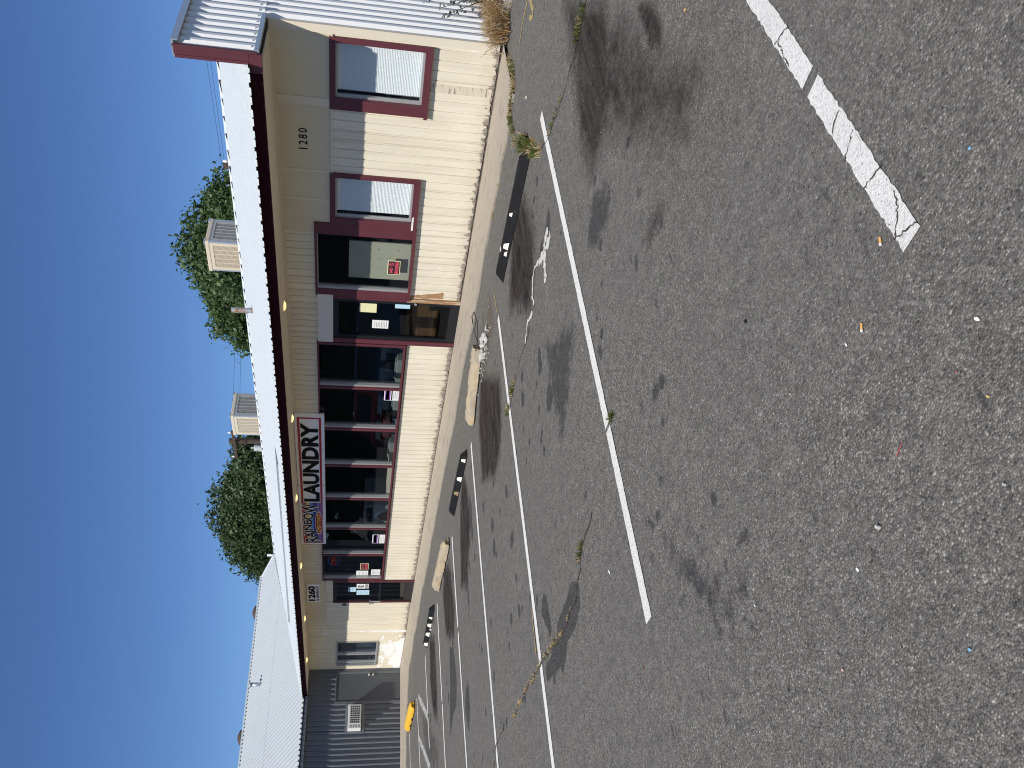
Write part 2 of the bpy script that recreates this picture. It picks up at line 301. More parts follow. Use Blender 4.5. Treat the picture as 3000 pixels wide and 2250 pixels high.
# ------------------------------------------------------------------ ground
ST = dict(  # outlines of the stains on the lot (metres)
 oil=[([(-5.86,7.56),(-5.39,7.04),(-5.27,6.38),(-5.41,6.02),(-5.74,5.77),(-6.6,6.61),(-6.25,7.12)],.8,.25),
  ([(-3.3,7.21),(-2.65,5.88),(-2.92,5.24),(-3.18,5.03),(-3.59,5.04),(-3.66,5.56),(-3.46,6.32)],.75,.25),
  ([(-3.0,6.2),(-2.5,5.4),(-2.3,4.4),(-2.0,3.8),(-2.3,3.7),(-2.9,4.5),(-3.4,5.4)],.62,.35),([(-6.1,7.0),(-5.5,6.6),(-5.55,6.1),(-6.0,6.2)],1.25,.22),([(-3.2,6.3),(-2.75,5.7),(-3.0,5.3),(-3.4,5.7)],1.2,.25),([(-8.6,6.9),(-7.85,6.2),(-8.1,5.75),(-8.7,6.1)],1.35,.2),([(-13.7,6.6),(-13.1,6.3),(-12.9,5.6),(-13.5,5.8)],1.2,.2),([(-16.7,6.5),(-16.1,6.3),(-16.0,5.6),(-16.5,5.7)],1.2,.2),([(-2.32,5.09),(-2.18,4.91),(-2.18,4.56),(-2.27,4.45),(-2.36,4.71)],.9,.1),([(-2.88,3.77),(-2.74,3.63),(-2.88,3.56),(-3.03,3.62),(-3.08,3.72)],.5,.15),
  ([(-8.72,7.29),(-7.56,6.28),(-7.68,5.77),(-7.95,5.48),(-8.45,5.56),(-9.16,5.96),(-9.1,6.83)],1.,.25),
  ([(-10.94,7.18),(-10.53,6.58),(-10.63,5.71),(-11.6,6.23),(-11.37,6.82)],.9,.2),([(-8.87,6.57),(-7.79,5.78),(-8.03,5.52),(-8.36,5.45),(-8.67,5.7),(-8.94,6.26)],1.1,.2),
  ([(-11.48,6.47),(-10.62,5.98),(-10.89,5.54),(-11.22,5.36),(-11.75,5.64)],.8,.2),([(-13.84,6.97),(-13.08,6.63),(-12.65,5.66),(-12.89,5.27),(-13.97,5.78),(-14.2,6.64)],.9,.25),
  ([(-16.95,6.9),(-15.94,6.47),(-15.76,5.58),(-15.79,4.9),(-16.46,5.19),(-16.93,5.83)],.9,.25),([(-19.05,6.02),(-17.87,5.55),(-15.71,4.37),(-15.81,4.03),(-17.72,4.52),(-18.74,5.39)],.4,.3)],
 seal=[([(-3.38,4.81),(-3.31,4.56),(-3.46,4.37),(-3.66,4.36),(-3.88,4.46),(-4.03,4.68),(-3.88,4.88),(-3.66,4.93)],.66,.2),
  ([(-5.51,5.12),(-4.66,4.62),(-4.41,4.36),(-4.89,4.03),(-5.38,3.72),(-5.51,4.07),(-5.53,4.54)],.6,.25),([(-10.4,6.46),(-10.24,6.15),(-10.31,5.89),(-10.49,5.86),(-10.7,6.18)],.9,.06),
  ([(-13.54,5.36),(-12.99,5.13),(-12.75,4.51),(-12.93,4.19),(-13.33,4.19),(-13.68,4.05),(-13.89,4.17),(-13.64,4.69)],1.,.06),([(-11.48,4.09),(-11.42,3.69),(-11.68,3.38),(-11.99,3.77),(-11.83,4.06)],.72,.08),
  ([(-5.67,2.74),(-5.46,2.62),(-5.52,2.47),(-5.73,2.4),(-6.02,2.4),(-6.11,2.29),(-6.52,2.34),(-6.81,2.37),(-6.82,2.49),(-6.31,2.54),(-6.24,2.65),(-5.91,2.68)],1.,.05),
  ([(-6.59,3.09),(-6.48,3.02),(-6.43,2.68),(-6.52,2.64),(-6.77,2.96)],.8,.05),([(-3.78,2.28),(-3.38,1.91),(-3.0,1.43),(-3.13,1.15),(-3.39,1.23),(-3.73,1.63),(-3.97,2.15)],.60,.4)],
 dirt=[([(-8.55,7.75),(-7.6,7.75),(-7.55,7.25),(-8.5,7.2)],1.6,.2),([(-2.28,2.2),(-2.24,1.74),(-2.24,1.27),(-2.22,1.06),(-2.29,.65),(-2.27,.52),(-2.15,.49),(-2.05,.89),(-2.15,1.22),(-2.14,1.8),(-2.15,2.15)],.4,.15),([(-1.37,1.48),(-1.25,1.35),(-1.47,1.17),(-1.43,1.32)],.6,.12),
  ([(-2.25,5.04),(-1.5,4.),(-1.6,3.2),(-2.2,3.0),(-2.9,3.6),(-2.9,4.66)],.5,.5),([(-5.6,7.3),(-4.9,6.6),(-5.1,5.6),(-5.9,5.6),(-6.9,6.7)],.5,.3),([(-8.9,7.7),(-7.4,6.5),(-7.6,5.6),(-9.4,6.1)],.5,.3)])
def grid_lot():
    xs = np.concatenate([[-900, -300, -120, -60, -40, -30], np.arange(-25, -.9, .036), np.arange(-.9, 3, .3), [6, 15, 40, 120, 400, 900]])
    ys = np.concatenate([[-900, -300, -100, -50, -25, -12, -6, -3, -1.5], np.arange(-.5, 9.2, .036), [9.4, 9.8, 11, 14, 20, 40, 100, 300, 900]])
    nx, ny = len(xs), len(ys); X, Y = np.meshgrid(xs, ys); P = np.stack([X.ravel(), Y.ravel()], 1)
    und = np.zeros(len(P)); near = (P[:, 0] > -26) & (P[:, 0] < 3) & (P[:, 1] > -1) & (P[:, 1] < 8.4)
    und[near] = .0012*np.sin(P[near, 0]*1.7+.6*P[near, 1])*np.sin(P[near, 1]*1.3) - .0012
    col = np.zeros((len(P), 4), np.float32); col[:, 3] = 1
    for ch, key in enumerate(('oil', 'seal', 'dirt')):
        for poly, amt, soft in ST[key]:
            q = np.array(poly); lo, hi = q.min(0)-soft-.1, q.max(0)+soft+.1
            idx = np.where((P[:, 0] > lo[0]) & (P[:, 0] < hi[0]) & (P[:, 1] > lo[1]) & (P[:, 1] < hi[1]))[0]; p = P[idx]
            inside = np.zeros(len(p), bool); dist = np.full(len(p), 9.)
            for i in range(len(q)):
                a, b = q[i], q[(i+1) % len(q)]
                cr = ((a[1] > p[:, 1]) != (b[1] > p[:, 1])) & (p[:, 0] < (b[0]-a[0])*(p[:, 1]-a[1])/(b[1]-a[1]+1e-9)+a[0]); inside ^= cr
                t = np.clip(((p-a)@(b-a))/((b-a)@(b-a)), 0, 1); dist = np.minimum(dist, np.linalg.norm(p-(a+t[:, None]*(b-a)), axis=1))
            sd = np.where(inside, dist, -dist); w = np.clip(.5+sd/(2*soft), 0, 1); w = w*w*(3-2*w)*amt
            col[idx, ch] = np.maximum(col[idx, ch], w)
    # drips and blotches: round spots of old oil
    r_ = np.random.default_rng(5)
    spots = [(r_.uniform(-16, -2.2), r_.uniform(2.2, 6.8), r_.uniform(.025, .07), r_.uniform(.5, .95)) for _ in range(210)]
    for _ in range(75):
        t = r_.uniform(0, 1); spots.append((-3.9+.95*t+r_.normal(0, .17), 2.15-.9*t+r_.normal(0, .17), r_.uniform(.02, .055), r_.uniform(.45, .66)))
    for _ in range(60): spots.append((r_.choice([-5.8, -8.5, -11.1, -13.5, -16.4])+r_.normal(0, .45), r_.uniform(4.2, 7), r_.uniform(.04, .13), r_.uniform(.6, 1.)))
    for sx, sy, sr, sa_ in spots:
        idx = np.where((np.abs(P[:, 0]-sx) < .3) & (np.abs(P[:, 1]-sy) < .3))[0]; d = np.hypot((P[idx, 0]-sx), (P[idx, 1]-sy)*r_.uniform(.7, 1.3))
        col[idx, 1] = np.maximum(col[idx, 1], np.clip(1.15-d/(sr*1.6), 0, 1)*sa_)
    me = bpy.data.meshes.new('asphalt_ground'); i = np.arange((nx-1)*(ny-1)); r, cc = i//(nx-1), i % (nx-1); a = r*nx+cc
    F = np.stack([a, a+1, a+nx+1, a+nx], 1)
    me.vertices.add(len(P)); me.vertices.foreach_set('co', np.column_stack([P, und]).astype(np.float32).ravel())
    me.loops.add(F.size); me.loops.foreach_set('vertex_index', F.ravel().astype(np.int32)); me.polygons.add(len(F)); me.polygons.foreach_set('loop_start', np.arange(0, F.size, 4, dtype=np.int32))
    me.update(calc_edges=True); me.validate()
    at = me.color_attributes.new('stain', 'FLOAT_COLOR', 'POINT'); at.data.foreach_set('color', col.ravel())
    me.materials.append(M['asphalt']); me.shade_smooth(); return tag(link('asphalt_ground', me), 'worn grey asphalt car park with oil stains and pale grit', None, kind='structure')
grid_lot()
YW = 9.817
def apron():
    """concrete walk along the shop front and round the corner below the grey wing"""
    inner = [(-5.14, YW+.05), (-9, YW+.05), (-14, YW+.05), (-20, YW+.05), (-26.45, YW+.05), (-26.45, 8), (-26.45, 6), (-26.45, 1)]
    def sub(a, n): return [tuple(Vector(a[i]).lerp(Vector(a[i+1]), k/n)) for i in range(len(a)-1) for k in range(n)]+[a[-1]]
    outer = [(-5.14, 8.68), (-9, 8.64), (-14, 8.68), (-20, 8.66), (-23.1, 8.5), (-23.9, 7.6), (-24.3, 6), (-24.3, 1)]
    I = sub(inner, 12); O = sub(outer, 12); b = MB(); random.seed(3)
    O = [(x+random.uniform(-.03, .03), y+random.uniform(-.045, .045)+.03*math.sin(x*2.3)) for x, y in O]
    for i in range(len(I)-1):
        p, q, r, s = I[i], I[i+1], O[i+1], O[i]
        b.face((*p, .05), (*s, .022), (*r, .022), (*q, .05)); b.face((*s, .022), (*s, -.05), (*r, -.05), (*r, .022))
    return tag(b.build('sidewalk', M['concrete']), 'stained concrete walk along the foot of the shop wall', None, kind='structure')
apron()

def ribbon(b, pts, w, z, jit=.15, step=.08):
    """flat strip along a polyline with a wavering edge"""
    P = [Vector(p) for p in pts]; Q = []
    for i in range(len(P)-1):
        n = max(1, int((P[i+1]-P[i]).length/step))
        for k in range(n): Q.append(P[i].lerp(P[i+1], k/n))
    Q.append(P[-1]); L_ = []; R_ = []
    for i, p in enumerate(Q):
        d = (Q[min(i+1, len(Q)-1)]-Q[max(i-1, 0)]).normalized(); n = Vector((-d.y, d.x)); ww = w/2
        L_.append(p+n*ww*(1+random.uniform(-jit, jit))); R_.append(p-n*ww*(1+random.uniform(-jit, jit)))
    for i in range(len(Q)-1): b.face((*R_[i], z), (*R_[i+1], z), (*L_[i+1], z), (*L_[i], z))
    return b
G_L = 'painted lines between the parking spaces'
def stripe(y0, x0, y1, x1, gaps, label, wd=.1, mat='line'):
    b = MB(); at = lambda y: (x0+(x1-x0)*(y-y0)/(y1-y0), y); ys = [y0]
    for a, c in gaps: ys += [a, c]
    ys.append(y1)
    for i in range(0, len(ys), 2): ribbon(b, [at(ys[i]), at(ys[i+1])], wd, .004, .09 if wd < .1 else .06, .022 if wd < .1 else .04)
    return tag(b.build('parking_line', M[mat]), label, 'parking line', G_L)
line1 = stripe(1.82, -1.424, 7.1, -1.62, [(2.74, 2.80)], 'white parking line nearest the camera, broken by several dark cracks', .098)
stripe(1.80, -4.21, 7.12, -4.41, [(3.17, 3.20)], 'white parking line beside the weed clump at the end of the plain black wheel stop')
stripe(1.60, -6.90, 7.06, -7.226, [(2.57, 2.60)], 'white parking line crossed by the dry weedy crack and its dark damp patch')
stripe(1.60, -9.455, 7.02, -9.905, [(2.62, 2.66)], 'white parking line starting beside the black wheel stop with one tan patch')
stripe(1.60, -11.84, 6.92, -12.54, [(5.10, 5.2)], 'white parking line that starts below the rounded worn yellow wheel stop')
stripe(1.60, -14.28, 6.91, -15.23, [(4.84, 4.9)], 'white parking line starting at the black and white wheel stop')
stripe(4.83, -17.45, 6.94, -18.0, [], 'short white parking line with a ragged blob near its far end')
stripe(2.0, -18.56, 6.82, -20.44, [], 'white parking line on the far side of the faded hatching')
stripe(2.0, -21.6, 6.77, -23.02, [], 'white parking line at the end of the bright yellow wheel stop')
b = MB(); ribbon(b, [(-19.95, 6.70), (-17.6, 5.47)], .16, .004, .35); tag(b.build('hatch_line', M['linework']), 'faded slanting hatch line nearer the shop wall', 'hatch line', 'faded hatching between two parking lines')
b = MB(); ribbon(b, [(-19.95, 5.76), (-17.36, 4.43)], .16, .004, .35); tag(b.build('hatch_line', M['linework']), 'faded slanting hatch line farther from the shop wall', 'hatch line', 'faded hatching between two parking lines')
def mark(name, pts, w, mat, label, cat, group=None, z=.0045, jit=.5, step=.05):
    b = MB()
    for p in (pts if isinstance(pts[0][0], tuple) else [pts]): ribbon(b, p, w, z, jit, step)
    return tag(b.build(name, M[mat]), label, cat, group)
mark('yellow_mark', [(-4.16,8.97),(-4.43,9.02),(-4.66,8.99)], .035, 'lineye', 'long thin yellow paint mark by the dry bush', 'paint mark', 'yellow paint marks')
mark('yellow_mark', [(-4.10,8.89),(-4.05,8.56),(-4.12,8.50),(-4.21,8.67)], .06, 'lineye', 'hooked yellow paint mark beside the long thin one', 'paint mark', 'yellow paint marks')
mark('yellow_mark', [(-7.31,7.62),(-7.28,7.19)], .03, 'lineye', 'thin yellow paint mark in line with a white parking line by the entrance', 'paint mark', 'yellow paint marks')
mark('yellow_mark', [(-7.07,3.14),(-7.10,2.73)], .025, 'lineye', 'thin yellow paint mark next to the damp patch', 'paint mark', 'yellow paint marks')
mark('paint_spill', [[(-4.79,5.85),(-4.86,5.85),(-4.94,5.82),(-5.0,5.82)],[(-5.0,5.82),(-5.07,5.79),(-5.22,5.87)],[(-4.75,5.72),(-4.97,5.76),(-5.05,5.69),(-5.08,5.53),(-5.14,5.49)]], .085, 'spill', 'wide dried white spill on the asphalt in front of the plain black wheel stop', 'paint spill', None, .0045, .8, .03)
mark('paint_spill', [[(-5.22,5.89),(-5.39,5.97),(-5.5,5.94),(-5.56,5.83),(-5.62,5.80),(-5.58,5.66)],[(-5.68,5.65),(-5.78,5.66),(-5.9,5.72),(-6.0,5.68),(-6.1,5.6)]], .04, 'spill', 'thin crooked trail of dried white paint beyond the wide spill', 'paint spill', None, .0045, .8, .03)
G_C = 'cracks in the asphalt'
def wig(pts, amp=.03):
    out = []
    for i in range(len(pts)-1):
        a, c = Vector(pts[i]), Vector(pts[i+1]); n = max(2, int((c-a).length/.08))
        for k in range(n): out.append(tuple(a.lerp(c, k/n)+Vector((random.uniform(-amp, amp), random.uniform(-amp, amp)))*(k > 0)))
    return out+[tuple(pts[-1])]
CA = wig([(-2.6,6.45),(-3.06,6.43),(-3.24,6.40),(-3.52,6.45),(-3.75,6.44),(-4.08,6.56),(-4.36,6.64),(-4.67,6.91),(-5.0,7.3)])
CB = wig([(-5.9,5.6),(-6.15,5.61),(-6.41,5.64),(-6.71,5.63),(-6.91,5.58),(-7.13,5.52)])
CC = wig([(-4.9,2.9),(-5.18,2.83),(-5.32,2.77),(-5.57,2.57),(-5.8,2.57),(-6.07,2.51),(-6.49,2.56),(-6.9,2.59),(-7.13,2.59),(-7.62,2.60),(-7.98,2.60),(-8.36,2.59)])
CD = wig([(-9.0,2.66),(-9.19,2.66),(-9.43,2.65),(-9.88,2.49),(-10.4,2.4)])
mark('pavement_crack', CA, .012, 'dirt', 'weedy crack running past the end of the plain black wheel stop', 'crack', G_C, .006, .7, .03)
mark('pavement_crack', CB, .012, 'dirt', 'short grassy crack beside the white parking line in front of the entrance', 'crack', G_C, .006, .7, .03)
mark('pavement_crack', CC, .014, 'dirt', 'long crack full of dry weeds through the dark damp patch', 'crack', G_C, .006, .7, .03)
mark('pavement_crack', CD, .013, 'dirt', 'brown crack crossing the parking line nearest the frame edge', 'crack', G_C, .006, .7, .03)
def wig2(pts):
    out = []
    for i in range(len(pts)-1):
        a, c = Vector(pts[i]), Vector(pts[i+1]); n = max(2, int((c-a).length/.009))
        for k in range(n): out.append(tuple(a.lerp(c, k/n)+Vector((random.gauss(0, .0028), random.gauss(0, .0028)))))
    return out+[tuple(pts[-1])]
for p in ([(-1.40,2.372),(-1.424,2.361),(-1.456,2.341),(-1.50,2.318)],[(-1.38,2.135),(-1.43,2.138),(-1.49,2.152)],[(-1.388,2.015),(-1.40,1.97),(-1.425,1.93),(-1.478,1.88)],[(-1.375,1.845),(-1.418,1.86),(-1.48,1.882)],[(-1.415,3.11),(-1.46,3.135),(-1.52,3.156)],[(-1.495,3.138),(-1.512,2.969)],[(-1.41,2.503),(-1.45,2.49),(-1.485,2.465)]):
    b = MB(); ribbon(b, wig2(p), .0055, .007, .8, .012); b.build('line_crack', M['dirt'], line1)

# ------------------------------------------------------------------ laundry building
LB = thing('laundry_building', (-15.7, YW, 0), 'low cream laundry shop with maroon trim, a white metal roof and big windows', 'building')
def part(mb, name, mat, parent=None, **k): return mb.build(name, mat, parent if parent is not None else LB, **k)
random.seed(21)
GR = []; x = -5.30
while x > -24: 
    GR.append((x, random.choice((.014, .012, .016, .020)))); 
    if random.random() < .13: GR.append((x-.032, .008))
    x -= .145+random.uniform(-.006, .006)
def siding(b, x0, x1, z0, z1, Y=YW, ragged=False, every=1, groove=True):
    """vertical board siding with real grooves, x0 > x1"""
    pts = [(x0, Y, 0)]
    for i, (gx, gw) in enumerate(GR):
        if i % every or not groove: continue
        if x1+.02 < gx-gw and gx < x0-.02: pts += [(gx, Y, 0), (gx-.002, Y+.013, 1), (gx-gw+.002, Y+.013, 1), (gx-gw, Y, 0)]
    pts.append((x1, Y, 0)); zb = z0
    for i in range(len(pts)-1):
        a, c = pts[i], pts[i+1]
        if ragged and a[2] == 0 and c[2] == 0:
            n = max(2, int((a[0]-c[0])/.035)); xs = [a[0]+(c[0]-a[0])*k/n for k in range(n+1)]
            zs = [z0+random.choice((0, 0, 0, .008, .012, .03))*random.random() for _ in xs]
            b.face(*([(xs[k], Y, zs[k]) for k in range(n+1)]+[(c[0], c[1], z1), (a[0], a[1], z1)]))
        else: b.face((a[0], a[1], z0), (c[0], c[1], z0), (c[0], c[1], z1), (a[0], a[1], z1))
BP = MB()
for pts in ([(-9.55, .36), (-9.70, .34), (-9.715, .86), (-9.68, .93), (-9.64, .80), (-9.60, .62)],):
    random.seed(6); q = []
    for i in range(len(pts)):
        a, c = Vector(pts[i]), Vector(pts[(i+1) % len(pts)])
        for k in range(5): q.append(a.lerp(c, k/5)+Vector((random.uniform(-.012, .012), random.uniform(-.02, .02))))
    BP.face(*[(p.x, YW-.003, p.y) for p in q])
random.seed(21)
b = MB()
# right-hand front: below and around the two blind windows
W1 = (-5.345, -6.225); W2 = (-7.375, -8.15); WZ = (1.0, 2.14)
siding(b, -5.15, W1[0], .075, 2.16, ragged=True); siding(b, W1[1], W2[0], .075, 2.16, ragged=True); siding(b, W1[0], W1[1], .075, WZ[0], ragged=True); siding(b, W2[0], W2[1], .075, WZ[0], ragged=True); siding(b, W2[1], -8.21, .075, 2.16, ragged=True)
siding(b, -8.21, -9.72, .07, .945, ragged=True); siding(b, -8.44, -9.77, 2.43, 2.92)
siding(b, -9.77, -13.05, 2.41, 2.92); siding(b, -13.05, -18.1, 2.41, 2.92); siding(b, -18.1, -20.14, 2.405, 2.92)
siding(b, -10.9, -20.12, .055, .925, ragged=True)
siding(b, -20.14, -21.43, 2.16, 2.34); siding(b, -21.46, -22.66, .05, 2.345, ragged=True)
part(b, 'wall', M['siding']); part(BP, 'bare_patch', M['barewood']); b = MB(); b.box(-5.785, -5.905, YW-.006, YW+.004, .10, .90); part(b, 'peeling_board', pm('crackled_paint', (.66, .585, .44), .8, var=.15, scale=3, stretch=(1, 1, 9), col2=(.30, .25, .19), lo=.56, hi=.60, scale2=3.2, bmp=.5))
b = MB(); b.box(-5.16, -26.42, YW+.012, YW+.14, -.05, .10); part(b, 'wall_base', M['basewood'])
for a, c, z in ((-5.26, -6.15, 2.185), (-6.27, -7.29, 2.185), (-7.33, -7.79, 2.185), (-7.83, -8.21, 2.185), (-8.21, -8.44, 2.185), (-20.14, -20.24, 2.375), (-21.40, -22.9, 2.375), (-20.24, -21.40, 2.345)):
    b = MB(); b.box(a, c, YW-.002, YW+.02, z, 2.92); part(b, 'upper_panel', M['panel'])
b = MB()
b.box(-5.15, -5.255, YW-.02, YW+.02, .09, 2.92); b.box(-6.15, -6.27, YW-.02, YW+.02, 2.185, 2.92); b.box(-7.29, -7.33, YW-.012, YW+.02, 2.185, 2.92); b.box(-7.79, -7.83, YW-.012, YW+.02, 2.185, 2.92)
b.box(-5.26, -8.21, YW-.02, YW+.02, 2.155, 2.185); b.box(-5.16, -26.38, YW-.025, YW+.02, 2.865, 2.905)
b.box(-22.66, -22.70, YW-.012, YW+.02, .09, 2.36); b.box(-21.42, -22.70, YW-.014, YW+.02, 2.345, 2.372); b.box(-22.9, -22.94, YW-.012, YW+.02, 2.372, 2.86)
part(b, 'trim_board', M['cream'])
def corr_x(b, x0, x1, z0, z1, Y, pitch, dep, axis=0, sgn=-1, flat=(.35, .15, .35, .15)):
    """trapezoid sheet: profile along x (axis 0) or y (axis 1) standing z0..z1"""
    n = int(round((x1-x0)/pitch)); pr = []
    for i in range(n):
        t = x0+i*pitch; p = pitch
        for f, d in ((0, 0), (flat[0], 0), (flat[0]+flat[1], dep), (flat[0]+flat[1]+flat[2], dep)): pr.append((t+f*p, d))
    pr.append((x1, 0))
    for i in range(len(pr)-1):
        (a, da), (c, dc) = pr[i], pr[i+1]
        if axis == 0: b.face((a, Y+sgn*da, z0), (c, Y+sgn*dc, z0), (c, Y+sgn*dc, z1), (a, Y+sgn*da, z1))
        else: b.face((Y+sgn*da, a, z0), (Y+sgn*dc, c, z0), (Y+sgn*dc, c, z1), (Y+sgn*da, a, z1))
b = MB(); W5 = (-26.06, -24.155, .83, 2.06)
corr_x(b, -26.40, W5[0], .06, 2.9, YW, .113, .03); corr_x(b, W5[0], W5[1], .06, W5[2], YW, .119, .03); corr_x(b, W5[0], W5[1], W5[3], 2.9, YW, .119, .03); corr_x(b, W5[1], -22.70, .06, 2.9, YW, .121, .03)
part(b, 'corrugated_wall', M['siding_w'])
# soffit, fascia
b = MB(); b.box(-5.26, -26.38, 8.985, YW+.1, 2.905, 2.925); part(b, 'soffit', M['cream'])
b = MB(); b.box(-5.38, -26.36, 8.945, 8.985, 2.905, 3.055); b.box(-5.27, -26.36, 8.985, 9.6, 3.02, 3.045); part(b, 'fascia', M['fascia'])
b = MB(); b.box(-5.15, -5.38, 8.943, 8.985, 2.903, 3.043); part(b, 'fascia_sunlit_end', M['maroon'])  # sun patch painted as a lighter end, rest of fascia painted dark as shaded
# main roof: ribbed sheets, front edge to ridge, cut along the valley with the grey wing
ZE, YE, ZR, YR = 3.045, 8.845, 4.93, 17.0; sl = (ZR-ZE)/(YR-YE); VX, VY = -32.5, 17.0
M['ribshade'] = pm('roof_rib_side_shade', (.60, .63, .635), .5, var=.12, scale=3)  # darker tone for the rib sides, their shading put into the colour
b = MB(); pr = []; x = -5.26
while x > -32.4:
    pr += [(x, 0), (x-.055, 0), (x-.060, .014), (x-.075, .014), (x-.080, 0), (x-.178, 0), (x-.188, .020), (x-.24, .020), (x-.250, 0)]; x -= .29
random.seed(5)
def yfront(x): return YE if x > -26.4 else YE+(-26.4-x)/(-26.4-VX)*(VY-YE)
for i in range(len(pr)-1):
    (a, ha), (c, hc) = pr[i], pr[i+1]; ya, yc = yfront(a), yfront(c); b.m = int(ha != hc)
    zf = lambda y, h: ZE+(y-YE)*sl+h
    b.face((a, ya, zf(ya, ha)), (a, YR, ZR+ha), (c, YR, ZR+hc), (c, yc, zf(yc, hc)))
    b.face((a, ya, zf(ya, ha)), (c, yc, zf(yc, hc)), (c, yc, zf(yc, hc)-.012), (a, ya, zf(ya, ha)-.012))
b.m = 0; b.face((-5.26, YR, ZR), (-5.26, 25, 3.1), (-32.4, 25, 3.1), (-32.4, YR, ZR))
part(b, 'roof', [M['roof'], M['ribshade']])
b = MB(); random.seed(8)
n = 95
for i in range(n):
    xa = -5.3-(27.1/n)*i; xb = -5.3-(27.1/n)*(i+1); d = .02 if i % 3 else .045
    b.face((xa, YR-.16, ZR-.16*sl+.03), (xa, YR, ZR+.055), (xb, YR, ZR+.055), (xb, YR-.16, ZR-.16*sl+.03)); b.face((xa, YR, ZR+.055), (xa, YR+.16, ZR), (xb, YR+.16, ZR), (xb, YR, ZR+.055))
    b.face((xa, YR-.16, ZR-.16*sl+.03), (xb, YR-.16, ZR-.16*sl+.03), (xb, YR-.16, ZR-.16*sl+.03-d), (xa, YR-.16, ZR-.16*sl+.03-d*random.uniform(.5, 1)))
part(b, 'ridge_cap', M['roof'])
b = MB(); random.seed(18)
for i in range(60):
    xa = -5.4-.45*i; ln = random.uniform(.15, .34); yy = YR-.20; zz0 = ZR-.20*sl+.012; hh = random.uniform(.03, .06)
    b.face((xa, yy, zz0), (xa, yy+.02, zz0+hh), (xa-ln, yy+.02, zz0+hh*.3), (xa-ln, yy, zz0))
part(b, 'ridge_gap_shade', M['dark'])  # dark slivers stand in for shade in the gaps under the ridge cap
# raised second sheet edge near the eave
b = MB(); A = Vector((-14.6, 9.70)); Bq = Vector((-25.0, 10.78)); n = 60
for i in range(n):
    p = A.lerp(Bq, i/n); q = A.lerp(Bq, (i+1)/n); zf = lambda y: ZE+(y-YE)*sl
    hgt = .032+.045*i/n
    b.face((p.x, p.y, zf(p.y)+.004), (q.x, q.y, zf(q.y)+.004), (q.x, q.y, zf(q.y)+hgt), (p.x, p.y, zf(p.y)+hgt))
    b.face((p.x, p.y, zf(p.y)+hgt), (q.x, q.y, zf(q.y)+hgt), (q.x, q.y+.5, zf(q.y+.5)+.02), (p.x, p.y+.5, zf(p.y+.5)+.02))
part(b, 'roof_sheet_edge', M['flash'])
# white corrugated end wall and parapet
b = MB(); corr_x(b, YW+.02, YW+.02+.142*70, -.05, 2.97, -5.165, .142, .044, axis=1, sgn=1, flat=(.30, .20, .30, .20)); part(b, 'end_wall', M['whitemetal'])
b = MB(); corr_x(b, 8.99, 8.99+.142*76, 2.955, 3.85, -5.150, .142, .044, axis=1, sgn=1, flat=(.30, .20, .30, .20)); b.box(-5.24, -5.152, 8.99, 19.7, 2.96, 3.84); part(b, 'parapet', M['whitemetal'])
b = MB(); b.box(-5.28, -5.075, 8.97, 19.7, 3.85, 3.875); b.box(-5.090, -5.075, 8.97, 19.7, 3.80, 3.85); b.box(-5.165, -5.105, 8.97, YW+.02, 2.935, 2.955); b.box(-5.12, -5.105, 8.97, YW+.02, 2.955, 2.985)
part(b, 'parapet_flashing', M['flash'])
b = MB(); b.box(-5.25, -5.145, 8.955, 8.99, 3.045, 3.86); b.box(-5.285, -5.25, 8.945, 8.99, 3.045, 3.85); b.box(-5.152, -5.128, 8.948, 8.99, 2.95, 3.868); part(b, 'parapet_trim', M['maroon'], bevel=.004)
b = MB()
for k in range(18): b.tube([(-5.117, 9.045+.142*k, 3.02), (-5.100, 9.045+.142*k, 3.02)], .006, 6)
part(b, 'sheet_screw', M['flash'])

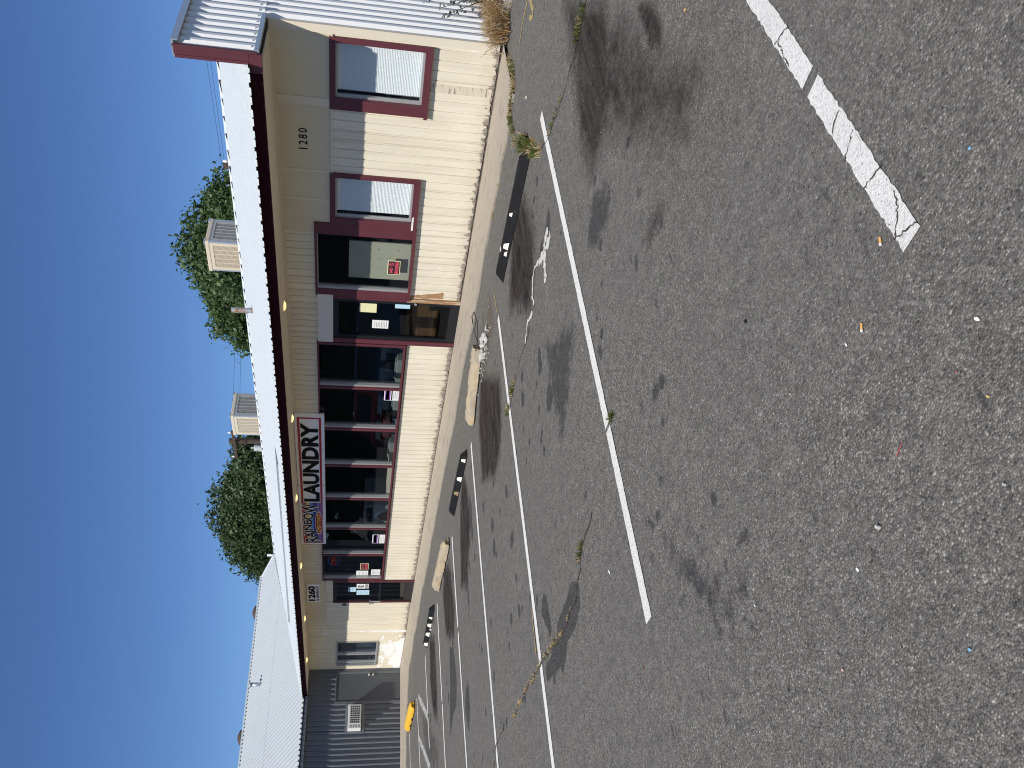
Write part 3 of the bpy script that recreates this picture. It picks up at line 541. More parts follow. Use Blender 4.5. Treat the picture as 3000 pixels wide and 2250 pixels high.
# ---- windows
def pane(b, x0, x1, y, z0, z1):
    """one sheet of glass facing the lot"""
    b.face((min(x0, x1), y, z0), (max(x0, x1), y, z0), (max(x0, x1), y, z1), (min(x0, x1), y, z1))
def frame_rect(b, x0, x1, z0, z1, w, y0, y1, wb=None, wl=None):
    """rectangular casing, x0 > x1; butt-jointed"""
    wb = wb or w; wl = wl or w
    b.box(x0, x0-w, y0, y1, z0, z1); b.box(x1+wl, x1, y0, y1, z0, z1); b.box(x0-w, x1+wl, y0+.002, y1, z1-w, z1); b.box(x0-w, x1+wl, y0-.015, y1, z0, z0+wb)
def blind_window(x0, x1, z0, z1, name_lab):
    wl = .16 if x0 > -6 else .10
    b = MB(); frame_rect(b, x0, x1, z0, z1, .075, YW-.03, YW+.06, .07, wl); b.box(x0+.01, x1-.01, YW-.06, YW-.03, z0-.02, z0+.03)
    w = part(b, 'window', M['maroon']); w['label'] = name_lab
    gx0, gx1, gz0, gz1 = x0-.075, x1+wl, z0+.07, z1-.075
    b = MB(); frame_rect(b, gx0, gx1, gz0, gz1, .022, YW+.022, YW+.07, .03, .035); part(b, 'sash', M['alum'], w)
    b = MB(); pane(b, gx0-.02, gx1+.03, YW+.05, gz0+.02, gz1-.02); part(b, 'pane', M['glassclear'], w)
    b = MB(); z = gz0+.05; bx0, bx1 = gx0-.03, gx1+.075
    while z < gz1-.05:
        b.face((bx0, YW+.092, z), (bx1, YW+.092, z), (bx1, YW+.097, z+.0200), (bx0, YW+.097, z+.0200)); z += .0205
    b.box(bx0, bx1, YW+.085, YW+.115, gz1-.05, gz1-.02); b.box(bx0, bx1, YW+.09, YW+.11, gz0+.022, gz0+.046)
    for q in (.2, .5, .8): b.box(bx0+(bx1-bx0)*q-.0015, bx0+(bx1-bx0)*q+.0015, YW+.0885, YW+.0905, gz0+.04, gz1-.04)
    part(b, 'blind', M['blind'], w)
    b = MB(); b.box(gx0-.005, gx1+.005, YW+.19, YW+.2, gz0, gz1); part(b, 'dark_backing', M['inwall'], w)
blind_window(-5.284, -6.29, .935, 2.20, 'larger maroon framed window with white blinds by the end of the wall')
blind_window(-7.311, -8.225, .935, 2.20, 'smaller maroon framed window with white blinds beside the big clear window')
# big clear window left of them
b = MB(); b.box(-8.225, -8.44, YW-.028, YW+.06, .95, 2.435); b.box(-9.585, -9.74, YW-.03, YW+.06, .95, 2.435); b.box(-8.44, -9.585, YW-.028, YW+.06, 2.40, 2.435); b.box(-8.225, -9.745, YW-.055, YW+.06, .905, .95)
w3 = part(b, 'window', M['maroon']); w3['label'] = 'big clear window showing a cream board with a small warning sign'
b = MB(); b.box(-9.54, -9.585, YW-.015, YW+.05, .95, 2.40); b.box(-8.44, -9.54, YW+.02, YW+.05, 2.385, 2.40); part(b, 'glazing_bar', M['alum'], w3)
b = MB(); pane(b, -8.44, -9.54, YW+.03, .95, 2.385); part(b, 'pane', M['glass'], w3)
# strip of seven storefront windows
edges = [-10.955, -12.022, -13.331, -14.636, -15.961, -17.293, -18.597, -19.94]
labs = ['clear window next to the entrance, with pale washers behind it', 'clear window with a purple notice in its bottom corner, nearer the entrance', 'clear window under the laundry lettering, with a red bag behind it', 'clear window with a low pale ledge behind it', 'clear window with a round washer door behind it', 'clear window with a purple notice, below the striped end of the sign', 'clear window with the red neon sign']
for i in range(7):
    a, c = edges[i], edges[i+1]; b = MB()
    b.box(c-.045, c-.135, YW-.035, YW+.06, .925, 2.41); b.box(c-.06, c-.12, YW-.05, YW-.035, .925, 2.41)
    w = part(b, 'window', M['maroon']); w['label'] = labs[i]
    if i == 0: b = MB(); b.box(a+.06, a, YW-.02, YW+.06, .925, 2.41); part(b, 'jamb', M['maroon'], w)
    x0 = a if i == 0 else a-.135
    b = MB(); b.box(c, c-.045, YW-.028, YW+.05, .935, 2.40); part(b, 'glazing_bar', M['alum'], w)
    b = MB(); pane(b, x0, c, YW+.03, .93, 2.40); part(b, 'pane', M['glass'], w)
b = MB(); b.box(-10.86, -20.12, YW-.055, YW+.06, .895, .925); b.box(-10.9, -20.075, YW-.03, YW-.004, .87, .895); part(b, 'window_sill', M['maroon'])
b = MB(); b.box(-10.86, -20.12, YW-.03, YW+.06, 2.402, 2.43); part(b, 'window_head', M['maroon'])
# header panel over the entrance
b = MB(); b.box(-9.715, -10.86, YW-.04, YW-.004, 2.155, 2.41); part(b, 'header_panel', M['header'], bevel=.006)
def door(x0, x1, z1, mid, name, glassmat_, lab):
    b = MB(); b.box(x0, x0-.075, YW-.01, YW+.06, .05, z1); b.box(x1+.075, x1, YW-.01, YW+.06, .05, z1); b.box(x0-.075, x1+.075, YW-.008, YW+.06, z1-.09, z1)
    b.box(x0-.075, x1+.075, YW-.008, YW+.06, .05, .21 if mid is None else .27)
    if mid: b.box(x0-.075, x1+.075, YW-.006, YW+.05, mid-.022, mid+.022)
    d = part(b, 'door', M['black']); d['label'] = lab
    b = MB(); pane(b, x0-.075, x1+.075, YW+.028, .2, z1-.09); part(b, 'pane', glassmat_, d)
    return d
b = MB(); b.box(-9.745, -9.795, YW-.03, YW+.06, .95, 2.155); b.box(-10.765, -10.86, YW-.03, YW+.06, .05, 2.155); part(b, 'door_jamb', M['maroon'])
b = MB(); b.box(-9.725, -9.795, YW-.031, YW+.06, .05, .949); part(b, 'door_jamb', M['barewood'])
d1 = door(-9.795, -10.765, 2.155, None, 'door', M['glass'], 'black framed glass entrance door with papers taped inside')
b = MB(); b.tube([(-9.835, YW-.02, .80), (-9.835, YW-.035, .80)], .022, 12); part(b, 'lock', M['alum'], d1)
b = MB(); b.box(-9.81, -9.85, YW-.014, YW-.0105, .52, .78); part(b, 'lock_plate', M['dark'], d1)
b = MB(); b.box(-20.14, -20.215, YW-.03, YW+.06, .05, 2.16); b.box(-21.40, -21.46, YW-.03, YW+.06, .05, 2.16); part(b, 'door_jamb', M['maroon'])
d2 = door(-20.215, -21.40, 2.16, .93, 'door', M['glassdk'], 'dark far door with a push bar and pale blue notices')
b = MB(); b.tube([(-21.33, YW-.01, 1.18), (-21.31, YW-.06, 1.18), (-21.31, YW-.06, .9), (-21.33, YW-.01, .9)], .014, 8); part(b, 'handle', M['alum'], d2)
# far slider window in the corrugated part
x1, x0, z0, z1 = W5; b = MB(); frame_rect(b, x0, x1, z0, z1, .04, YW-.045, YW+.05, .05, .04)
w5 = part(b, 'window', M['alum']); w5['label'] = 'aluminium sliding window in the peeling corrugated wall'
b = MB(); b.box(-25.12, -25.2, YW-.03, YW+.04, z0+.05, z1-.04); b.box(-25.78, -25.86, YW-.02, YW+.04, z0+.05, z1-.04); part(b, 'sash_bar', M['alum'], w5)
b = MB(); pane(b, x0-.04, x1+.04, YW+.022, z0+.05, z1-.04); part(b, 'pane', M['glassdk'], w5)
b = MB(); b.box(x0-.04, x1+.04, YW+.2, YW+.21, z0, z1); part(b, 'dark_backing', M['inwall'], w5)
# room behind the windows
b = MB(); b.box(-8.3, -23, YW+.07, 16.0, .02, .05); part(b, 'room_floor', M['infloor'])
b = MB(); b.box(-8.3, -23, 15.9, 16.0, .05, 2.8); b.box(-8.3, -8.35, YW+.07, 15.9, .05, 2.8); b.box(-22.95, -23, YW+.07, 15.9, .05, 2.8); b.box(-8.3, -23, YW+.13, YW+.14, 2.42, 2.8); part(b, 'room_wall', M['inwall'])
b = MB(); b.box(-8.3, -23, YW+.07, 16.0, 2.8, 2.85); part(b, 'room_ceiling', M['inwall'])
# back and side shell
b = MB(); b.box(-5.3, -32.4, 24.7, 24.9, -.1, 3.1); part(b, 'back_wall', M['panel'])

# ------------------------------------------------------------------ things inside the room
def solid(b, name, mat, label, cat, group=None, bevel=0): return tag(b.build(name, mat, bevel=bevel), label, cat, group)
b = MB(); b.box(-8.66, -9.43, YW+.12, YW+.14, .95, 1.915); b.box(-9.41, -9.43, YW+.115, YW+.12, .95, 1.915)
brd = solid(b, 'display_board', M['board'], 'cream board standing behind the glass of the big clear window', 'board')
b = MB()
for px in (-8.8, -9.0, -9.2): 
    for pz in (1.15, 1.45, 1.75): b.tube([(px, YW+.119, pz), (px, YW+.112, pz)], .006, 6)
b.build('pin', M['ink'], brd)
b = MB(); b.box(-10.5, -11.72, 10.6, 11.1, .30, .84); b.box(-10.52, -10.6, 10.62, 11.08, .05, .30); b.box(-11.62, -11.7, 10.62, 11.08, .05, .30); b.box(-10.46, -11.74, 10.57, 11.14, .84, .88); solid(b, 'counter', M['wood'], 'orange wooden counter seen through the entrance door', 'counter', bevel=.01)
b = MB(); b.box(-9.45, -9.55, YW+.35, YW+.75, .96, 1.75); b.box(-9.45, -9.55, YW+.34, YW+.35, 1.4, 1.7); solid(b, 'vending_box', M['washerdk'], 'grey cabinet beside the cream board behind the glass', 'cabinet')
wash = local_thing('washing_machine', (-12.12, 10.55, .05), 'pale top loading washer behind the window beside the entrance', 'washer', 'washers in a row behind the windows')
b = MB(); b.box(-.33, .33, -.32, .32, 0, .95); lpart(b, 'cabinet', M['washer'], wash, bevel=.02)
b = MB(); b.prism([(.18, .95), (.32, .95), (.32, 1.24), (.24, 1.24)], 0, -.33, .33); lpart(b, 'console', M['washerdk'], wash, bevel=.015)
b = MB(); b.box(-.26, .26, -.28, .14, .951, .975); lpart(b, 'lid', M['washer'], wash, bevel=.008)
b = MB(); b.box(-.06, .06, -.03, .1, .975, 1.14); b.box(-.04, .04, -.04, -.03, 1.02, 1.10); lpart(b, 'coin_slide', M['black'], wash)
wl = ['pale washer behind the window with the purple notice nearer the entrance', 'pale washer behind the same window as the red bag', 'pale washer behind the left half of the window with the red bag']
assert len(wl) == 3
for i, l in enumerate(wl):
    c = copy_tree(wash); c.location.x = -13.02-.90*i; c['label'] = l
    if i < 2: c.rotation_euler.z = .04*(-1)**i
b = MB(); b.box(-17.35, -18.2, 10.4, 11.2, .05, 1.45); dr = solid(b, 'front_load_washer', M['washer'], 'big front loading washer with a round door behind the window', 'washer', bevel=.02)
b = MB()
for k in range(24):
    t0, t1 = 2*PI*k/24, 2*PI*(k+1)/24
    f = lambda t, r, y: (-17.775+r*math.cos(t), y, .92+r*math.sin(t))
    b.face(f(t0, .27, 10.37), f(t1, .27, 10.37), f(t1, .21, 10.35), f(t0, .21, 10.35)); b.face(f(t0, .27, 10.399), f(t1, .27, 10.399), f(t1, .27, 10.37), f(t0, .27, 10.37))
b.build('door_ring', M['alum'], dr)
b = MB(); b.tube([(-17.775, 10.399, .92), (-17.775, 10.385, .92)], .21, 24); b.build('door_glass', M['black'], dr)
b = MB(); b.box(-17.45, -18.1, 10.385, 10.399, 1.25, 1.4); b.build('control_panel', M['ink'], dr)
b = MB(); b.box(-14.75, -16.3, YW+.08, YW+.5, .86, .99); solid(b, 'window_ledge', M['board'], 'low pale sunlit ledge just behind the shop window', 'ledge')
b = MB()
for p in range(4): b.box(-13.62-.14*p, -13.78-.14*p, 10.15, 10.4, 1.0-.02*(p % 2), 1.17+.03*math.sin(p*2))
tag(b.build('laundry_bag', pm('red_cloth', (.055, .008, .010), .8, var=.3), smooth=True, bevel=.03), 'dark red laundry bag behind the window below the sign', 'bag')

# ------------------------------------------------------------------ papers and signs on the glass
def text_obj(s, name, w, h, x, z, y, mat, parent=None, bold=0., depth=.0, warp=None, shear=0., space=1.):
    """lettering fitted to a box w by h centred at (x,z) on a plane facing -Y (reads left to right as seen from the lot)"""
    cu = bpy.data.curves.new('lettering', 'FONT'); cu.body = s; cu.offset = bold; cu.resolution_u = 3; cu.extrude = 0; cu.shear = shear; cu.space_character = space
    o = bpy.data.objects.new('lettering', cu); C.objects.link(o); bpy.context.view_layer.update()
    me = bpy.data.meshes.new_from_object(o.evaluated_get(bpy.context.evaluated_depsgraph_get())); bpy.data.objects.remove(o)
    n = len(me.vertices); co = np.zeros(n*3); me.vertices.foreach_get('co', co); co = co.reshape(-1, 3)
    lo, hi = co.min(0), co.max(0); u = (co[:, 0]-lo[0])/(hi[0]-lo[0]); v = (co[:, 1]-lo[1])/(hi[1]-lo[1])
    if warp: u, v = warp(u, v)
    out = np.column_stack([x-w/2+u*w, np.full(n, y), z-h/2+v*h]); me.vertices.foreach_set('co', out.ravel()); me.update()
    me.materials.append(mat); me.name = name
    return link(name, me, parent)
def paper(name, x0, x1, z0, z1, y, mat, label, cat='notice', lines=0, group=None, lm='inkgrey', bars=()):
    b = MB(); b.box(x0, x1, y-.002, y, z0, z1); o = tag(b.build(name, M[mat]), label, cat, group)
    xa, xb = max(x0, x1), min(x0, x1)
    if lines:
        b = MB()
        for k in range(lines):
            z = z1-(z1-z0)*(.16+.72*k/max(1, lines-1)); e = random.uniform(.1, .3)
            b.box(xb+(xa-xb)*.12, xa-(xa-xb)*e, y-.0035, y-.0025, z-.004, z+.004)
        b.build('text_lines', M[lm], o)
    for (fa, fb, m) in bars:
        b = MB(); b.box(xb+.012, xa-.012, y-.0045, y-.0038, z1-(z1-z0)*fb, z1-(z1-z0)*fa); b.build('printed_band', M[m], o)
    return o
gi = YW+.0275
random.seed(4)
def nosmoking(x0, x1, z0, z1, y, label):
    o = paper('warning_sign', x0, x1, z0, z1, y, 'paperye', label, 'sign'); w, h, xc = abs(x0-x1), z1-z0, (x0+x1)/2
    b = MB(); b.box(x0-.012, x1+.012, y-.005, y-.003, z0+.012, z1-.012); b.build('black_field', M['ink'], o)
    text_obj('NO', 'lettering', w*.36, h*.26, xc-w*.17, z1-h*.30, y-.007, M['redpink'], o, .03)
    text_obj('SMOKING', 'lettering', w*.86, h*.30, xc, z0+h*.27, y-.007, M['redpink'], o, .03)
    b = MB()
    for k in range(20):
        t0, t1 = 2*PI*k/20, 2*PI*(k+1)/20; f = lambda t, r: (xc+w*.24+r*math.cos(t), y-.007, z1-h*.30+r*math.sin(t)); b.face(f(t0, h*.19), f(t1, h*.19), f(t1, h*.145), f(t0, h*.145))
    b.face((xc+w*.24-h*.12, y-.0072, z1-h*.30+h*.09), (xc+w*.24-h*.09, y-.0072, z1-h*.30+h*.12), (xc+w*.24+h*.12, y-.0072, z1-h*.30-h*.09), (xc+w*.24+h*.09, y-.0072, z1-h*.30-h*.12))
    b.build('ban_symbol', M['redpink'], o)
nosmoking(-8.935, -9.235, 1.105, 1.305, YW+.027, 'black and red no smoking sign on the big clear window')
paper('taped_paper', -9.92, -10.13, 1.44, 1.72, gi-.006, 'paperye', 'plain yellow paper taped inside the entrance door', lines=5, lm='paperye')
paper('taped_paper', -10.31, -10.51, 1.225, 1.5, gi-.006, 'paper', 'typed white page taped lower on the entrance door', lines=8)
paper('taped_paper', -9.89, -9.995, .885, 1.135, gi-.006, 'paperbl', 'narrow pale card beside the lock of the entrance door')
paper('window_notice', -12.165, -12.52, .93, 1.205, gi-.006, 'paper', 'white notice with a purple band in the window nearer the entrance', lines=7, bars=((.06, .42, 'purple'), (.12, .34, 'red'), (.48, .56, 'ink')))
paper('window_notice', -17.76, -18.185, .935, 1.23, gi-.006, 'paper', 'white notice with a purple band in the window below the striped end of the sign', lines=7, bars=((.06, .42, 'purple'), (.12, .34, 'redpink'), (.48, .56, 'ink')))
nosmoking(-19.24, -19.585, 1.275, 1.483, gi-.006, 'small red and black warning sign in the window beside the far door')
paper('taped_paper', -19.65, -19.905, 1.276, 1.576, gi-.006, 'paper', 'white page taped above another beside the far door', lines=7)
paper('taped_paper', -19.58, -19.893, .97, 1.2, gi-.006, 'paper', 'white page taped lowest in the window beside the far door', lines=7)
o = paper('door_notice', -20.41, -20.68, 1.235, 1.55, YW+.02, 'paper', 'white notice with a round black ban symbol on the far door', bars=((.7, .95, 'inkgrey'),))
b = MB()
for k in range(16):
    t0, t1 = 2*PI*k/16, 2*PI*(k+1)/16; f = lambda t, r: (-20.545+r*math.cos(t), YW+.016, 1.44+r*math.sin(t)); b.face(f(t0, .085), f(t1, .085), f(t1, .065), f(t0, .065))
b.box(-20.53, -20.56, YW+.0155, YW+.0165, 1.38, 1.5); b.build('ban_symbol', M['ink'], o)
paper('door_notice', -20.775, -21.06, 1.21, 1.545, YW+.02, 'paperbl', 'pale blue notice beside the ban symbol on the far door', lines=6)
paper('door_notice', -20.6, -20.875, 1.56, 1.77, YW+.02, 'paperbl', 'pale blue page above the other notices on the far door', lines=3)
# neon OPEN sign
ne = thing('neon_sign', (-19.24, YW+.1, 2.15), 'small red neon sign in a blue ring behind the last window', 'neon sign')
text_obj('OPEN', 'lettering', .46, .14, -19.24, 2.15, YW+.085, M['neonred'], ne, .03)
b = MB(); b.tube([(-19.24+.31*math.cos(2*PI*k/28), YW+.1, 2.15+.135*math.sin(2*PI*k/28)) for k in range(29)], .011, 6); b.build('ring_tube', M['neonblue'], ne)
# large sign
ys = YW-.07
sg = thing('shop_sign', (-15.5, ys, 2.3), 'long white laundry sign with a rainbow striped end, over the windows', 'sign')
SX0, SX1, SZ0, SZ1 = -12.95, -18.06, 2.325, 2.895
b = MB(); b.box(SX0, SX1, ys, YW-.012, SZ0, SZ1); b.build('sign_panel', M['signwhite'], sg)
b = MB(); rx0, rx1, rz0, rz1 = SX0-.075, SX1+.05, SZ0+.058, SZ1-.055; fw = .045
b.box(rx0, rx1, ys-.004, ys-.001, rz1-fw, rz1); b.box(rx0, rx1, ys-.004, ys-.001, rz0, rz0+fw); b.box(rx0, rx0-fw, ys-.004, ys-.001, rz0+fw, rz1-fw); b.box(rx1+fw*.7, rx1, ys-.004, ys-.001, rz0+fw, rz1-fw)
b.build('red_border', M['signred'], sg)
b = MB(); b.box(-15.455, -15.47, ys-.006, ys-.0045, SZ0-.005, SZ1+.02); b.build('panel_joint', M['inkgrey'], sg)
text_obj('LAUNDRY', 'lettering', 2.92, .345, -14.66, 2.61, ys-.006, M['signblack'], sg, .045)
ex0, ex1, ez0, ez1 = -16.17, rx1+fw*.7, rz0+fw*.4, rz1-fw*.4
bands = (('signred', 0, .20), ('gold', .20, .36), ('sblue', .36, .54), ('navy', .54, .74), ('violet', .74, 1.))
for m, a, c in bands:
    b = MB(); b.box(ex0, ex1, ys-.0055, ys-.0045, ez1-(ez1-ez0)*c, ez1-(ez1-ez0)*a); b.build('rainbow_stripe', M[m], sg)
def arch(u, v):
    bot = .50-.50*np.abs(2*u-1)**1.6; top = .86+.14*np.abs(2*u-.9)**1.5*0+.0*u; return u, bot+(1.0-bot)*v*(.93+.07*u)
text_obj('RAINBOW', 'letter_outline', 1.76, .42, -17.08, 2.63, ys-.007, M['signwhite'], sg, .085, warp=arch)
text_obj('RAINBOW', 'lettering', 1.72, .39, -17.08, 2.632, ys-.009, M['signblack'], sg, .02, warp=arch)
b = MB()
for rr, yy, mm in ((1.0, -.0095, 0), (.92, -.0105, 1)):
    b.m = mm; b.face(*[(-17.06+.53*rr*math.cos(2*PI*k/40), ys+yy, 2.475+.083*rr*math.sin(2*PI*k/40)) for k in range(40)])
b.build('red_oval', [M['signwhite'], M['signred']], sg)
text_obj('OPEN 7 DAYS', 'lettering', .80, .085, -17.06, 2.475, ys-.012, M['gold'], sg, .03)
# address sign and house number
ad = thing('address_sign', (-20.86, YW, 2.5), 'small white address sign with big black figures above the far door', 'sign')
b = MB(); b.box(-20.345, -21.375, YW-.03, YW-.004, 2.51, 2.835); b.build('sign_panel', M['signwhite'], ad)
text_obj('1260', 'lettering', .90, .19, -20.86, 2.715, YW-.033, M['signblack'], ad, .05)
text_obj('N. HIGHWAY 97', 'lettering', .88, .075, -20.86, 2.558, YW-.033, M['signblack'], ad, .03, shear=.25)
o = text_obj('1280', 'house_number', .33, .118, -6.80, 2.555, YW-.006, M['signblack'], None, .014, space=1.35); tag(o, 'black house number on the cream panel between the blind windows', 'house number')
b = MB(); b.tube([(-21.565, YW-.03, 1.80), (-21.55, YW-.04, 1.85), (-21.57, YW-.03, 1.92)], [.012, .03, .012], 6); b.tube([(-21.565, YW-.03, 1.86), (-21.565, YW-.06, 1.86)], .02, 6); tag(b.build('wall_hook', M['black']), 'small black bracket on the cream wall beside the far door', 'bracket')
b = MB(); b.box(-21.52, -21.6, YW-.012, YW-.003, 1.08, 1.2); tag(b.build('door_plate', M['inkgrey']), 'small grey plate on the cream wall beside the far door handle', 'plate')
b = MB()
for k in range(3): b.box(-7.95-.02*k, -8.22-.01*k, YW-.058+.004*k, YW-.03, .952+.014*k, .964+.014*k)
tag(b.build('folded_paper', M['paper'], bevel=.003), 'rolled white papers lying on the sill of the smaller blind window', 'paper')

# ------------------------------------------------------------------ soffit lights
sl0 = local_thing('soffit_light', (-9.63, 9.39, 2.904), 'lit round soffit lamp above the big clear window and entrance', 'lamp', 'warm lamps under the eave')
b = MB(); n = 20
for k in range(n):
    t0, t1 = 2*PI*k/n, 2*PI*(k+1)/n; f = lambda t, r, z: (r*math.cos(t), r*math.sin(t), z)
    b.face(f(t0, .10, 0), f(t1, .10, 0), f(t1, .095, -.012), f(t0, .095, -.012)); b.face(f(t0, .095, -.012), f(t1, .095, -.012), f(t1, .078, -.012), f(t0, .078, -.012))
lpart(b, 'trim_ring', M['whiteplastic'], sl0)
b = MB(); b.face(*[(.078*math.cos(2*PI*k/n), .078*math.sin(2*PI*k/n), -.011) for k in range(n)][::-1])
for k in range(n):
    t0, t1 = 2*PI*k/n, 2*PI*(k+1)/n
    for r0, z0, r1, z1 in ((.078, -.0115, .06, -.03), (.06, -.03, .03, -.042), (.03, -.042, .001, -.045)): b.face((r0*math.cos(t0), r0*math.sin(t0), z0), (r0*math.cos(t1), r0*math.sin(t1), z0), (r1*math.cos(t1), r1*math.sin(t1), z1), (r1*math.cos(t0), r1*math.sin(t0), z1))
lpart(b, 'lens', M['lamp'], sl0, smooth=True)
for (lx, ly), l in zip([(-12.69, 9.46), (-15.25, 9.3), (-18.37, 9.33), (-21.54, 9.39), (-24.12, 9.25)], ['lit round soffit lamp above the entrance end of the long sign', 'lit round soffit lamp above the middle of the long sign', 'lit round soffit lamp between the long sign and the address sign', 'lit round soffit lamp just beyond the address sign', 'lit round soffit lamp above the aluminium sliding window']):
    c = copy_tree(sl0); c.location = (lx, ly, 2.904); c['label'] = l

# ------------------------------------------------------------------ roof things
def cooler(name, loc, w, d, h, m1, label):
    t = local_thing(name, loc, label, 'cooler', 'evaporative coolers on the roof')
    b = MB(); b.box(-w/2+.03, w/2-.03, -d/2+.03, d/2-.03, -.75, h-.1); lpart(b, 'cabinet', M['dark'], t)
    b = MB(); b.box(-w/2-.015, w/2+.015, -d/2-.015, d/2+.015, h-.1, h); lpart(b, 'top_pan', m1, t, bevel=.015)
    b = MB()
    for sx in (-1, 1):
        for sy in (-1, 1): b.box(sx*w/2, sx*(w/2-.05), sy*d/2, sy*(d/2-.05), -.75, h-.1)
    lpart(b, 'corner_post', M['flash'], t)
    def louvre(front, mat):
        L_ = w if front else d; b = MB()
        def bx(a0, a1, o0, o1, z0, z1):
            if front: b.box(a0, a1, -d/2+o0, -d/2+o1, z0, z1)
            else: b.box(w/2-o0, w/2-o1, a0, a1, z0, z1)
        a = L_/2-.05
        bx(-a, -a+.09, .0, .03, -.1, h-.1); bx(a-.09, a, .0, .03, -.1, h-.1); bx(-a+.09, a-.09, .0, .03, -.1, .10); bx(-a+.09, a-.09, .0, .03, h-.19, h-.1)
        n = 30
        for i in range(n):
            z = .10+(h-.29)*i/n; bx(-a+.09, a-.09, .012, .024, z, z+(h-.29)/n*.62)
        for k in range(1, 5):
            q = -a+.09+(2*a-.18)*k/5; bx(q-.012, q+.012, .004, .012, .10, h-.19)
        return b
    lpart(louvre(True, m1), 'louvre_panel', m1, t); p = lpart(louvre(False, m1), 'louvre_panel', M['greycool'], t); p['label'] = 'grey louvred side'  # side panel greyer and darker than the front one
    b = MB(); b.box(w/2-.12, w/2+.02, -d/2-.02, -d/2+.1, h, h+.03); b.box(w/2-.1, w/2+.02, d/2-.1, d/2+.02, h-.03, h+.02); b.box(.02, .12, -d/2-.002, -d/2+.004, .02, .05); lpart(b, 'corner_clip', M['flash'], t)
    return t
cooler('evaporative_cooler', (-16.16, 17.96, 4.95), 1.06, .92, .98, M['tan'], 'tan louvred cooler box on the roof in front of the nearer tree')
cooler('evaporative_cooler', (-23.98, 18.0, 4.98), 1.10, 1.0, 1.0, M['tan2'], 'pale louvred cooler box on the roof beside the pole with the transformer')
b = MB(); b.tube([(-14.15, 13.6, 4.02), (-14.17, 13.6, 4.62)], .062, 14, cap=False); b.tube([(-14.17, 13.6, 4.60), (-14.17, 13.6, 4.605)], .058, 14); b.tube([(-14.15, 13.6, 4.08), (-14.15, 13.6, 4.16)], [.12, .066], 14); tag(b.build('vent_pipe', M['rust'], smooth=True), 'short rusty vent pipe rising from the white roof', 'pipe')
b = MB(); b.tube([(-32.5, 17.0, 4.9), (-32.5, 17.0, 5.26)], .05, 10); tag(b.build('vent_pipe', M['whitemetal'], smooth=True), 'thin white vent pipe where the two roofs meet', 'pipe')

# ------------------------------------------------------------------ grey wing
GB = thing('grey_building', (-26.4, 8, 0), 'dark grey metal clad wing with a ribbed white metal roof', 'building')
XW = -26.4; GY0, GY1 = 5.2, YW+.02
def gpart(mb, name, mat, parent=None, **k): return mb.build(name, mat, parent or GB, **k)
b = MB(); P_ = .155; FL = (.60, .10, .20, .10)
DY0, DY1, DZ = 8.735, 9.70, 2.07; AY0, AY1, AZ0, AZ1 = 7.80, 8.735, 1.14, 1.73
corr_x(b, DY0, GY1, DZ, 2.95, XW, P_, .048, 1, 1, FL); corr_x(b, AY0, AY1, AZ1, 2.95, XW, P_, .048, 1, 1, FL); corr_x(b, AY0, AY1, -.1, AZ0, XW, P_, .048, 1, 1, FL); corr_x(b, GY0+.35, AY0, -.1, 2.95, XW, P_, .048, 1, 1, FL)
gpart(b, 'wall', M['greymetal'])
b = MB(); b.box(XW-.1, XW+.04, GY0+.12, GY0+.35, -.1, 2.95); b.box(XW-.1, XW+.03, DY1, GY1, -.1, DZ); b.box(XW-.1, XW-.04, GY0+.35, GY1, -.1, 2.9); gpart(b, 'corner_trim', M['greymetal'])
b = MB(); b.box(XW-8, XW-.1, GY0+.1, GY0+.16, -.1, 2.95); b.box(XW-8, XW-7.9, GY0+.2, 17, -.1, 2.95); b.box(XW-8, XW-.1, 16.8, 16.9, -.1, 2.95); gpart(b, 'wall', M['greymetal'])
b = MB(); b.box(XW-.03, XW+.02, DY0+.03, DY1-.06, .03, DZ-.03); gd = gpart(b, 'door', M['greydoor'])
b = MB(); b.box(XW-.03, XW+.045, DY1-.06, DY1-.0, -.05, DZ-.0); b.box(XW-.03, XW+.045, DY0-.03, DY0+.03, -.05, DZ); b.box(XW-.03, XW+.043, DY0+.03, DY1-.06, DZ-.03, DZ); gpart(b, 'door_frame', M['greymetal'])
b = MB(); b.box(XW+.02, XW+.026, 8.9, 9.5, .28, .288); b.box(XW+.02, XW+.026, 9.49, 9.5, .288, 1.45); gpart(b, 'door_seam', M['greymetal'], gd)
b = MB(); b.box(XW+.02, XW+.16, DY0, DY1, -.05, .025); gpart(b, 'threshold', M['cream'])
for z in (1.03, .90):
    b = MB(); b.tube([(XW+.02, 9.585, z), (XW+.055, 9.585, z), (XW+.06, 9.585, z), (XW+.09, 9.585, z), (XW+.10, 9.585, z)], [.03, .03, .016, .032, .02], 12); gpart(b, 'door_knob', M['alum'], gd, smooth=True)
b = MB(); b.box(XW-.02, XW+.05, AY0, AY0+.06, AZ0, AZ1); b.box(XW-.02, XW+.05, AY1-.04, AY1, AZ0, AZ1); b.box(XW-.02, XW+.055, AY0+.06, AY1-.04, AZ1-.08, AZ1); b.box(XW-.02, XW+.055, AY0+.06, AY1-.04, AZ0, AZ0+.08); b.box(XW-.05, XW-.02, AY0, AY1, AZ0, AZ1); gpart(b, 'wall_frame', M['greymetal'])
